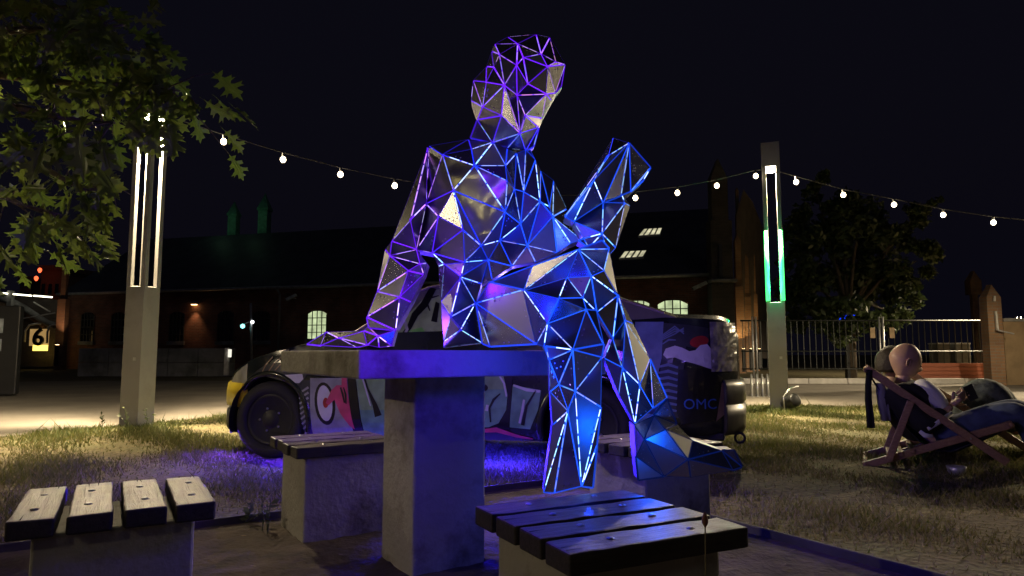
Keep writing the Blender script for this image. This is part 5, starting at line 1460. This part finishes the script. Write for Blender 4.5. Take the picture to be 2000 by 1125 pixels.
for k, (xq, wq) in enumerate(((1835, 20), (1872, 24))):
    c0 = P(xq, 695, 19.4); cr_ = empty('grey_crate', (c0.x, c0.y, 0), 0, ('narrow grey box behind the railing near the white post', 'wider grey box behind the railing near the gate pillar')[k], 'box', 'grey boxes behind the railing')
    MB().box((0, 0, .52), (wq / 1333 * 19.4 * 1.25, .4, 1.04)).build('box_body', mat('grey_box', (.11, .11, .105), .8), cr_, local=True, bevel=.02); MB().box((0, 0, 1.05), (wq / 1333 * 19.4 * 1.3, .43, .04)).build('lid', M['concrete_dark'], cr_, local=True, bevel=.01)
gp = empty('gate_pillar', P(1948, 745, 16.6).xy.to_3d(), 0, 'tall warm-lit brick gate pillar with pointed top', 'pillar')
pier(1934, 1962, 16.6, [(580, 1.0)], 'shaft', M['brick_lit'], gp)
MB().bar(P(1944, 608, 16.55), P(1948, 646, 16.55), .05, .04).build('sign_strip', M['white_plastic'], gp)
MB().bar(P(1942, 578, 16.55), P(1942, 588, 16.55), .04, .04).build('sign_strip', M['white_plastic'], gp)
MB().bar(P(1948, 645, 16.5), P(1980, 652, 16.5), .035, .03).build('bracket', M['galv'], gp)
gw = empty('gate_wall', P(1990, 745, 16.9).xy.to_3d(), 0, 'warm rendered wall beside the brick gate pillar', 'wall')
wa, wb = P(1963, 690, 16.9).x, P(2200, 690, 16.9).x; wz = P(1980, 628, 16.9).z
MB().box(((wa + wb) / 2, 17.1, wz / 2), (wb - wa, .4, wz)).build('wall_face', mat('warm_render', (.30, .21, .12), .85, var=.25, scale=3, bump=.3), gw)
MB().box(((wa + wb) / 2, 17.1, wz + .04), (wb - wa, .46, .08)).build('coping', M['concrete_dark'], gw, bevel=.01)
chm = empty('brick_chimney', P(1915, 712, 34).xy.to_3d(), 0, 'squat far brick chimney past the gate pillar', 'chimney')
pier(1904, 1926, 34, [(575, .5), (548, 1.0)], 'stack', M['brick_lit'], chm)
# bicycle racks
for k, (x, y) in enumerate(((1466, 770), (1477, 771), (1488, 772), (1499, 773))):
    b = Vector((P(x, 690, 12.6).x, 12.6 + k * .02, 0)); hb = []
    rk = empty('bicycle_hoop', b, R(-18), 'pale steel bicycle hoop beside the green-lit lamp post', 'bicycle rack', 'row of bicycle hoops')
    pts = [(0, -.30, 0), (0, -.30, .22)] + [(0, -.30 * math.cos(a), .22 + .17 * math.sin(a)) for a in [math.pi * q / 8 for q in range(1, 8)]] + [(0, .30, .22), (0, .30, 0)]
    MB().tube(pts, .017, 8).build('hoop', M['galv'], rk, local=True, smooth=True)
    for s in (-1, 1): MB().lathe([(.04, 0), (.04, .008)], (0, s * .30, 0), 10).build('foot_plate', M['galv'], rk, local=True)
# projector lamp on the lawn at the post foot
c0 = Vector((P(1540, 690, 9.1).x, 9.1, 0)); pj = empty('flood_projector', c0, R(20), 'small black flood projector on the grass at the green-lit post', 'projector')
MB().lathe([(.075, -.11), (.085, -.09), (.085, .09), (.09, .10), (.07, .11)], None, 16, M=Matrix.Translation((0, 0, .14)) @ Matrix.Rotation(R(70), 4, 'X')).build('housing', M['black_metal'], pj, local=True, smooth=True)
MB().tube([(-.10, 0, .0), (-.105, 0, .22), (-.02, 0, .30), (.06, .02, .33), (.16, .02, .34)], .010, 6).build('bracket', M['galv'], pj, local=True, smooth=True)
MB().box((0, 0, .008), (.24, .14, .016)).build('base_plate', M['black_metal'], pj, local=True)
# ================================================================== DECK CHAIRS AND PEOPLE
def skin_mesh(name, joints, edges, m, parent, root=0, sub=2):
    """joints: (point, radius or (rx, ry)); one continuous skinned surface"""
    inv = wm(parent).inverted()
    me = bpy.data.meshes.new(name); me.from_pydata([tuple(inv @ Vector(j[0])) for j in joints], edges, []); me.materials.append(m)
    o = bpy.data.objects.new(name, me); COL.objects.link(o); o.parent = parent
    sk = o.modifiers.new('skin', 'SKIN'); sk.use_smooth_shade = True
    lay = me.skin_vertices[0] if len(me.skin_vertices) else None
    if lay is None:
        bpy.context.view_layer.objects.active = o
        bm = bmesh.new(); bm.from_mesh(me); bm.verts.layers.skin.verify(); bm.to_mesh(me); bm.free(); lay = me.skin_vertices[0]
    for i, j in enumerate(joints):
        r = j[1]; lay.data[i].radius = (r, r) if not isinstance(r, tuple) else r
        lay.data[i].use_root = (i == root)
    s = o.modifiers.new('subd', 'SUBSURF'); s.levels = sub; s.render_levels = sub
    return o
SKIN = mat('skin', (.40, .25, .19), .5, var=.12, scale=14, bump=.05, bscale=90)
JACK = mat('black_jacket_cloth', (.012, .012, .014), .85, var=.3, scale=12, bump=.5, bscale=14)
JEAN = mat('denim', (.045, .065, .14), .85, var=.35, scale=16, bump=.5, bscale=18)
SHIRT = mat('white_shirt_cloth', (.62, .62, .64), .8, var=.12, bump=.4, bscale=16)
CAMO = mat('dark_patterned_cloth', (.06, .075, .085), .85, var=.6, scale=26, bump=.5, bscale=20, dirt=((.16, .18, .16), .7), dscale=22)
HAIR = mat('dark_hair', (.02, .013, .009), .6, var=.4, scale=50, bump=.8, bscale=60)
def head_mesh(name, c, fwd, up, m, parent, size=.118, ear=True):
    """head shaped from a sphere: cranium, brow, nose, lips, chin, ears"""
    f = Vector(fwd).normalized(); s = f.cross(Vector(up)).normalized(); u = s.cross(f)
    vs = []; fs = []; n, k = 36, 26
    for j in range(k + 1):
        th = math.pi * j / k
        for i in range(n):
            ph = 2 * math.pi * i / n
            x, y, z = math.sin(th) * math.cos(ph), math.sin(th) * math.sin(ph), math.cos(th)
            X = x * .98; Y = y * .76; Z = z * 1.18
            if z < 0:                                   # jaw narrows, lower face goes forward to the chin
                Y *= 1 - .28 * z * z; X = X * (1 - .12 * z * z) + .10 * (-z); 
                if x < 0: X += .34 * (-z) * (-x)
            ang = math.atan2(y, x)
            g = math.exp(-(ang / .16) ** 2)
            if x > 0:
                X += g * .20 * math.exp(-((z + .20) / .12) ** 2) + g * .10 * math.exp(-((z + .08) / .12) ** 2)    # nose
                X += math.exp(-(ang / .55) ** 2) * .05 * math.exp(-((z - .12) / .09) ** 2)                       # brow
                X -= (math.exp(-((abs(ang) - .36) / .15) ** 2)) * .09 * math.exp(-((z + .02) / .08) ** 2)        # eye sockets
                X += math.exp(-(ang / .3) ** 2) * .05 * math.exp(-((z + .50) / .06) ** 2)                        # lips
                X += math.exp(-(ang / .35) ** 2) * .07 * math.exp(-((z + .82) / .12) ** 2)                       # chin
            vs.append(Vector(c) + (f * X + s * Y + u * Z) * size)
    for j in range(k):
        for i in range(n): fs.append((j * n + i, j * n + (i + 1) % n, (j + 1) * n + (i + 1) % n, (j + 1) * n + i))
    h = MB().add(vs, fs).build(name, m, parent, smooth=True)
    if ear:
        for q in (-1, 1):
            e = MB(); b = Vector(c) + (s * q * .77 - f * .05 - u * .15) * size
            pts = [b + (f * .13 * math.cos(a) + u * .23 * math.sin(a) + s * q * (.03 + .03 * math.sin(a) - .05 * math.cos(a))) * size for a in [2 * math.pi * t / 12 for t in range(13)]]
            e.tube(pts, .0055, 6, cap=False); e.add(pts[:12] , [tuple(range(12))]); e.build('ear', m, h, smooth=True)
        for q in (-1, 1):
            b = Vector(c) + (f * .86 + s * q * .30 - u * .03) * size
            MB().lathe([(.001, -.010), (.008, -.006), (.010, 0), (.008, .006), (.001, .010)], b, 8).build('eye', mat('eye', (.03, .02, .02), .1, bump=0), h, smooth=True)
    return h
def hand_mesh(wrist, tip_dir, palm_n, m, parent, sc=1.0, curl=.6):
    """palm and five unequal, bent fingers, one skinned surface each rooted in the palm"""
    w = Vector(wrist); d = Vector(tip_dir).normalized(); n = Vector(palm_n); n = (n - d * n.dot(d)).normalized(); s = d.cross(n)
    J = [(w, .022 * sc), (w + d * .04 * sc, (.034 * sc, .016 * sc)), (w + d * .08 * sc, (.036 * sc, .014 * sc))]; E = [(0, 1), (1, 2)]
    hd = skin_mesh('hand', J, E, m, parent)
    for k, L in enumerate((.070, .078, .072, .056)):
        b = w + d * .082 * sc + s * (.027 - .018 * k) * sc
        p1 = b + d * L * .45 * sc; p2 = p1 + (d * math.cos(curl) + n * math.sin(curl)) * L * .32 * sc; p3 = p2 + (d * math.cos(curl * 1.9) + n * math.sin(curl * 1.9)) * L * .26 * sc
        skin_mesh('finger', [(b - d * .015 * sc, .009 * sc), (p1, .0085 * sc), (p2, .008 * sc), (p3, .0065 * sc)], [(0, 1), (1, 2), (2, 3)], m, hd, sub=1)
    b = w + d * .025 * sc + s * .028 * sc
    p1 = b + (d * .6 + s * .75 + n * .2).normalized() * .034 * sc; p2 = p1 + (d * .85 + s * .3 + n * .45).normalized() * .028 * sc
    skin_mesh('thumb', [(b, .0115 * sc), (p1, .0105 * sc), (p2, .008 * sc)], [(0, 1), (1, 2)], m, hd, sub=1)
    return hd

CHN = Vector((.45, .89, 0)).normalized(); CHL = Vector((CHN.y, -CHN.x, 0)); CH0 = P(1830, 900, 4.66)   # the chairs stand turned a little
def deck_chair(dn, df, dx, label, sling):
    """folding wooden deck chair seen from its side; dn, df: distance of near and far rails, dx: shift in metres"""
    def Q(x, y, d): return hit(x, y, CH0, CHN) + CHN * (d - 4.62) + CHL * dx
    ch = empty('deck_chair', Q(1830, 905, (dn + df) / 2).xy.to_3d(), 0, label, 'deck chair', 'wooden deck chairs on the lawn')
    for d in (dn, df):
        MB().bar(Q(1690, 719, d), Q(1968, 904, d), .030, .052).build('back_rail', M['deck_wood'], ch, bevel=.006)
        MB().bar(Q(1686, 911, d + .035), Q(1980, 829, d + .035), .030, .050).build('seat_rail', M['deck_wood'], ch, bevel=.006)
        MB().bar(Q(1778, 783, d - .033), Q(1735, 898, d - .033), .026, .045).build('prop', M['deck_wood'], ch, bevel=.005)
        MB().tube([Q(1895, 856, d - .03), Q(1895, 856, d + .07)], .006, 8).build('pivot_bolt', M['steel'], ch)
    for x, y in ((1692, 722), (1964, 900), (1690, 909), (1976, 831)):
        MB().tube([Q(x, y, dn), Q(x, y, df + .03)], .017, 8).build('cross_bar', M['deck_wood'], ch, smooth=True)
    for k in range(3):
        MB().bar(Q(1738 + k * 22, 893 - k * 6, dn), Q(1738 + k * 22, 893 - k * 6, df), .028, .03).build('notch_bar', M['deck_wood'], ch, bevel=.004)
    cur = [(1692, 720), (1722, 770), (1758, 822), (1795, 862), (1826, 882), (1862, 884), (1900, 868), (1940, 848), (1976, 829)]
    vs = []; fs = []
    for x, y in cur:
        for q in range(5): vs.append(Q(x, y + 5 * math.sin(math.pi * q / 4), dn + .03 + (df - dn - .06) * q / 4))
    for i in range(len(cur) - 1):
        for q in range(4): fs.append((i * 5 + q, i * 5 + q + 1, (i + 1) * 5 + q + 1, (i + 1) * 5 + q))
    s = MB().add(vs, fs).build('sling', sling, ch, smooth=True)
    sd = s.modifiers.new('thick', 'SOLIDIFY'); sd.thickness = .004
    return ch, Q
sl1 = mat('dark_sling_cloth', (.02, .02, .025), .9, bump=.3, bscale=60)
deck_chair(4.62, 5.14, 0, 'wooden deck chair with the bald reader and garments hanging from its top', sl1)
deck_chair(5.42, 5.94, .25, 'wooden deck chair mostly hidden behind the bald reader', sl1)

# bald man reading his phone
man = empty('person', (2.98, 4.9, 0), 0, 'bald person in black jacket and jeans reclining with a phone', 'person')
DM = 4.88
def J(x, y, d): return hit(x, y, CH0 + CHN * (d - 4.62), CHN)
hip = J(1822, 862, DM)
body_j = [(hip, .10), (J(1798, 822, DM), .10), (J(1772, 782, DM), .105), (J(1756, 757, DM), .065), (J(1764, 738, DM), .052), (J(1768, 722, DM), .055),
          (J(1752, 775, DM - .17), .05), (J(1806, 838, DM - .22), .040), (J(1858, 792, DM - .12), .030),
          (J(1752, 775, DM + .17), .05), (J(1806, 832, DM + .20), .040), (J(1858, 788, DM + .06), .030),
          (J(1838, 862, DM - .09), .075), (J(1992, 800, DM - .10), .058), (J(2046, 900, DM - .08), .042),
          (J(1838, 860, DM + .09), .075), (J(1996, 796, DM + .10), .058), (J(2052, 896, DM + .10), .042)]
body_e = [(0, 1), (1, 2), (2, 3), (3, 4), (4, 5), (2, 6), (6, 7), (7, 8), (2, 9), (9, 10), (10, 11), (0, 12), (12, 13), (13, 14), (0, 15), (15, 16), (16, 17)]
skin_mesh('body', body_j, body_e, SKIN, man)
jk = [(J(1822, 858, DM), .17), (J(1794, 812, DM), (.19, .20)), (J(1768, 776, DM), (.19, .21)), (J(1754, 752, DM), .11),
      (J(1750, 772, DM - .20), .095), (J(1806, 836, DM - .25), .080), (J(1846, 803, DM - .16), .058), (J(1752, 772, DM + .18), .095), (J(1806, 832, DM + .21), .080), (J(1848, 797, DM + .09), .056)]
jko = skin_mesh('jacket', jk, [(0, 1), (1, 2), (2, 3), (2, 4), (4, 5), (5, 6), (2, 7), (7, 8), (8, 9)], JACK, man)
skin_mesh('trousers', [(J(1822, 864, DM), .125), (J(1850, 852, DM - .095), .125), (J(1990, 800, DM - .10), .095), (J(2040, 888, DM - .08), .07),
                       (J(1850, 850, DM + .095), .125), (J(1995, 794, DM + .10), .095), (J(2048, 884, DM + .10), .07)], [(0, 1), (1, 2), (2, 3), (0, 4), (4, 5), (5, 6)], JEAN, man)
for d_, x_ in ((-.08, 2048), (.10, 2054)):
    skin_mesh('shoe', [(J(x_, 905, DM + d_), .042), (J(x_ + 14, 918, DM + d_), .036), (J(x_ + 52, 922, DM + d_), .030)], [(0, 1), (1, 2)], M['dark_plastic'], man)
hm = head_mesh('head', J(1767, 705, DM), (.86, -.12, -.34), (.30, 0, .95), SKIN, man, .110)
# white shirt showing down the open front, white stripe along the sleeve
def ribbon(pts, w, name, m, parent, up=(0, -1, 0)):
    b = MB(); vs = []; fs = []
    for i, p in enumerate(pts):
        a = pts[max(0, i - 1)]; c = pts[min(len(pts) - 1, i + 1)]; s = (c - a).cross(Vector(up)).normalized() * (w[i] if isinstance(w, list) else w)
        vs += [p - s, p + s]
    fs = [(2 * i, 2 * i + 1, 2 * i + 3, 2 * i + 2) for i in range(len(pts) - 1)]
    o = b.add(vs, fs).build(name, m, parent, smooth=True); sd = o.modifiers.new('thick', 'SOLIDIFY'); sd.thickness = .006; return o
skin_mesh('shirt', [(J(1786, 744, DM - .08), .055), (J(1808, 762, DM - .12), .075), (J(1830, 784, DM - .12), .075), (J(1842, 806, DM - .10), .06)], [(0, 1), (1, 2), (2, 3)], SHIRT, man)
ribbon([J(1812, 838, DM - .305), J(1835, 824, DM - .275), J(1860, 806, DM - .215)], [.012, .016, .014], 'sleeve_stripe', SHIRT, jko)
ribbon([J(1796, 842, DM - .30), J(1806, 850, DM - .305), J(1822, 852, DM - .30)], [.012, .016, .010], 'sleeve_stripe', SHIRT, jko)
hand_mesh(J(1858, 792, DM - .12), J(1886, 768, DM - .06) - J(1858, 792, DM - .12), (0, .8, .5), SKIN, man, 1.05, .75)
hand_mesh(J(1858, 788, DM + .06), J(1886, 766, DM + .01) - J(1858, 788, DM + .06), (0, -.8, .5), SKIN, man, 1.05, .75)
ph = empty('phone', J(1893, 764, DM - .02), 0, 'dark smartphone held up by the bald reader', 'phone')
phm = MB(); c0 = J(1893, 764, DM - .02)
phm.bar(c0 - Vector((.012, 0, -.04)), c0 + Vector((.03, 0, -.06)), .066, .008, up=(0, 1, 0)).build('case', M['dark_plastic'], ph, bevel=.003)

# companion behind, knees drawn up
wo = empty('person', (3.3, 5.6, 0), 0, 'dark-haired person behind the bald reader with patterned trousers and knees up', 'person')
D2 = 5.68
bj = [(J(1830, 848, D2), .11), (J(1795, 806, D2), .105), (J(1752, 768, D2), .11), (J(1742, 748, D2), .06), (J(1745, 732, D2), .05), (J(1746, 718, D2), .05),
      (J(1745, 770, D2 - .17), .05), (J(1800, 820, D2 - .2), .04), (J(1862, 800, D2 - .1), .03), (J(1745, 770, D2 + .17), .05), (J(1800, 815, D2 + .2), .04), (J(1862, 796, D2 + .1), .03),
      (J(1845, 845, D2 - .09), .085), (J(1922, 752, D2 - .10), .07), (J(1990, 850, D2 - .08), .045), (J(1845, 843, D2 + .09), .085), (J(1930, 755, D2 + .12), .07), (J(2000, 850, D2 + .1), .045)]
skin_mesh('body', bj, body_e, SKIN, wo)
skin_mesh('jacket', [(bj[0][0], .125), (bj[1][0], .135), (bj[2][0], .14), (bj[3][0], .075), (bj[6][0], .07), (bj[7][0], .055), (bj[8][0], .042), (bj[9][0], .07), (bj[10][0], .055), (bj[11][0], .042)],
          [(0, 1), (1, 2), (2, 3), (2, 4), (4, 5), (5, 6), (2, 7), (7, 8), (8, 9)], JACK, wo)
skin_mesh('trousers', [(bj[0][0], .13), (bj[12][0], .115), (J(1912, 764, D2 - .10), .15), (J(1942, 768, D2 - .10), .135), (J(1986, 846, D2 - .08), .07), (bj[15][0], .115), (J(1922, 764, D2 + .12), .145), (J(1950, 772, D2 + .12), .13), (J(1998, 848, D2 + .1), .07)],
          [(0, 1), (1, 2), (2, 3), (3, 4), (0, 5), (5, 6), (6, 7), (7, 8)], CAMO, wo)
h2 = head_mesh('head', J(1746, 713, D2), (.9, .1, -.2), (.2, 0, .97), SKIN, wo, .112)
hc = J(1746, 713, D2)
hv = []; hf = []
for j in range(13):
    th = math.pi * .62 * j / 12
    for i in range(20):
        a = 2 * math.pi * i / 20; r = .125 * (1 + .03 * math.sin(5 * a + j)); x = math.sin(th) * math.cos(a)
        hv.append(hc + Vector((x * r - .014, math.sin(th) * math.sin(a) * r * .85, math.cos(th) * r * 1.18)))
for j in range(12):
    for i in range(20):
        if math.cos(2 * math.pi * (i + .5) / 20) > .45 and j > 5: continue
        hf.append((j * 20 + i, j * 20 + (i + 1) % 20, (j + 1) * 20 + (i + 1) % 20, (j + 1) * 20 + i))
hr = MB().add(hv, hf).build('hair', HAIR, wo, smooth=True); hr.modifiers.new('thick', 'SOLIDIFY').thickness = .012
hand_mesh(J(1862, 800, D2 - .1), (.6, .1, .5), (0, .6, .5), SKIN, wo, 1.0, .6)
hand_mesh(J(1862, 796, D2 + .1), (.6, -.1, .5), (0, -.6, .5), SKIN, wo, 1.0, .6)
for d_, x_ in ((-.08, 1994), (.10, 2004)):
    skin_mesh('shoe', [(J(x_ - 2, 856, D2 + d_), .045), (J(x_ + 8, 872, D2 + d_), .042), (J(x_ + 45, 880, D2 + d_), .034)], [(0, 1), (1, 2)], SHIRT, wo)

# garments hanging from the chair top, cup in the grass
def hanging(pts, w, d, m, label):
    o = empty('hanging_garment', J(pts[0][0], pts[0][1], d), 0, label, 'garment')
    vs = []; fs = []; n = len(pts)
    for i, (x, y) in enumerate(pts):
        for q in range(5):
            p = J(x + (q / 4 - .5) * w[i], y, d + .02 * math.sin(q * 1.9 + i)); vs.append(p)
    for i in range(n - 1):
        for q in range(4): fs.append((i * 5 + q, i * 5 + q + 1, (i + 1) * 5 + q + 1, (i + 1) * 5 + q))
    s = MB().add(vs, fs).build('cloth', m, o, smooth=True); s.modifiers.new('thick', 'SOLIDIFY').thickness = .008
    return o
hanging([(1697, 722), (1696, 750), (1697, 780), (1700, 810), (1702, 836)], [11, 11, 12, 13, 15], 4.60, JACK, 'narrow black sleeve hanging from the deck chair top')
g2 = hanging([(1718, 748), (1722, 770), (1727, 795), (1732, 822)], [16, 20, 20, 18], 4.66, mat('grey_cloth', (.20, .20, .24), .85, bump=.4), 'grey garment hanging below the deck chair back rail')
c0 = P(1866, 888, 4.5); cp = empty('tin_bowl', (c0.x, 4.5, 0), 0, 'small pale bowl in the grass under the deck chair seat', 'bowl')
MB().lathe([(.035, 0), (.05, .02), (.058, .055), (.054, .055), (.046, .022), (.02, .012)], (0, 0, 0), 16).build('bowl_body', M['galv'], cp, local=True, smooth=True)
# seed-head stalk standing at the near stool
gs = empty('grass_stalk', (P(1376, 1075, 1.36).x, 1.36, 0), 0, 'single grass stalk with brown seed head before the blue-lit stool', 'plant')
MB().tube([(gs.location.x, 1.36, 0), (gs.location.x, 1.36, .3), P(1377, 1018, 1.36)], [.0018, .0016, .0012], 5).build('stem', mat('dry_stem', (.20, .17, .08), .8, bump=0), gs)
MB().lathe([(.001, 0), (.006, .008), (.0065, .014), (.004, .024), (.001, .030)], P(1377, 1018, 1.36) - Vector((0, 0, .012)), 7).build('seed_head', mat('seed_head', (.16, .06, .03), .8, bump=.4), gs, smooth=True)
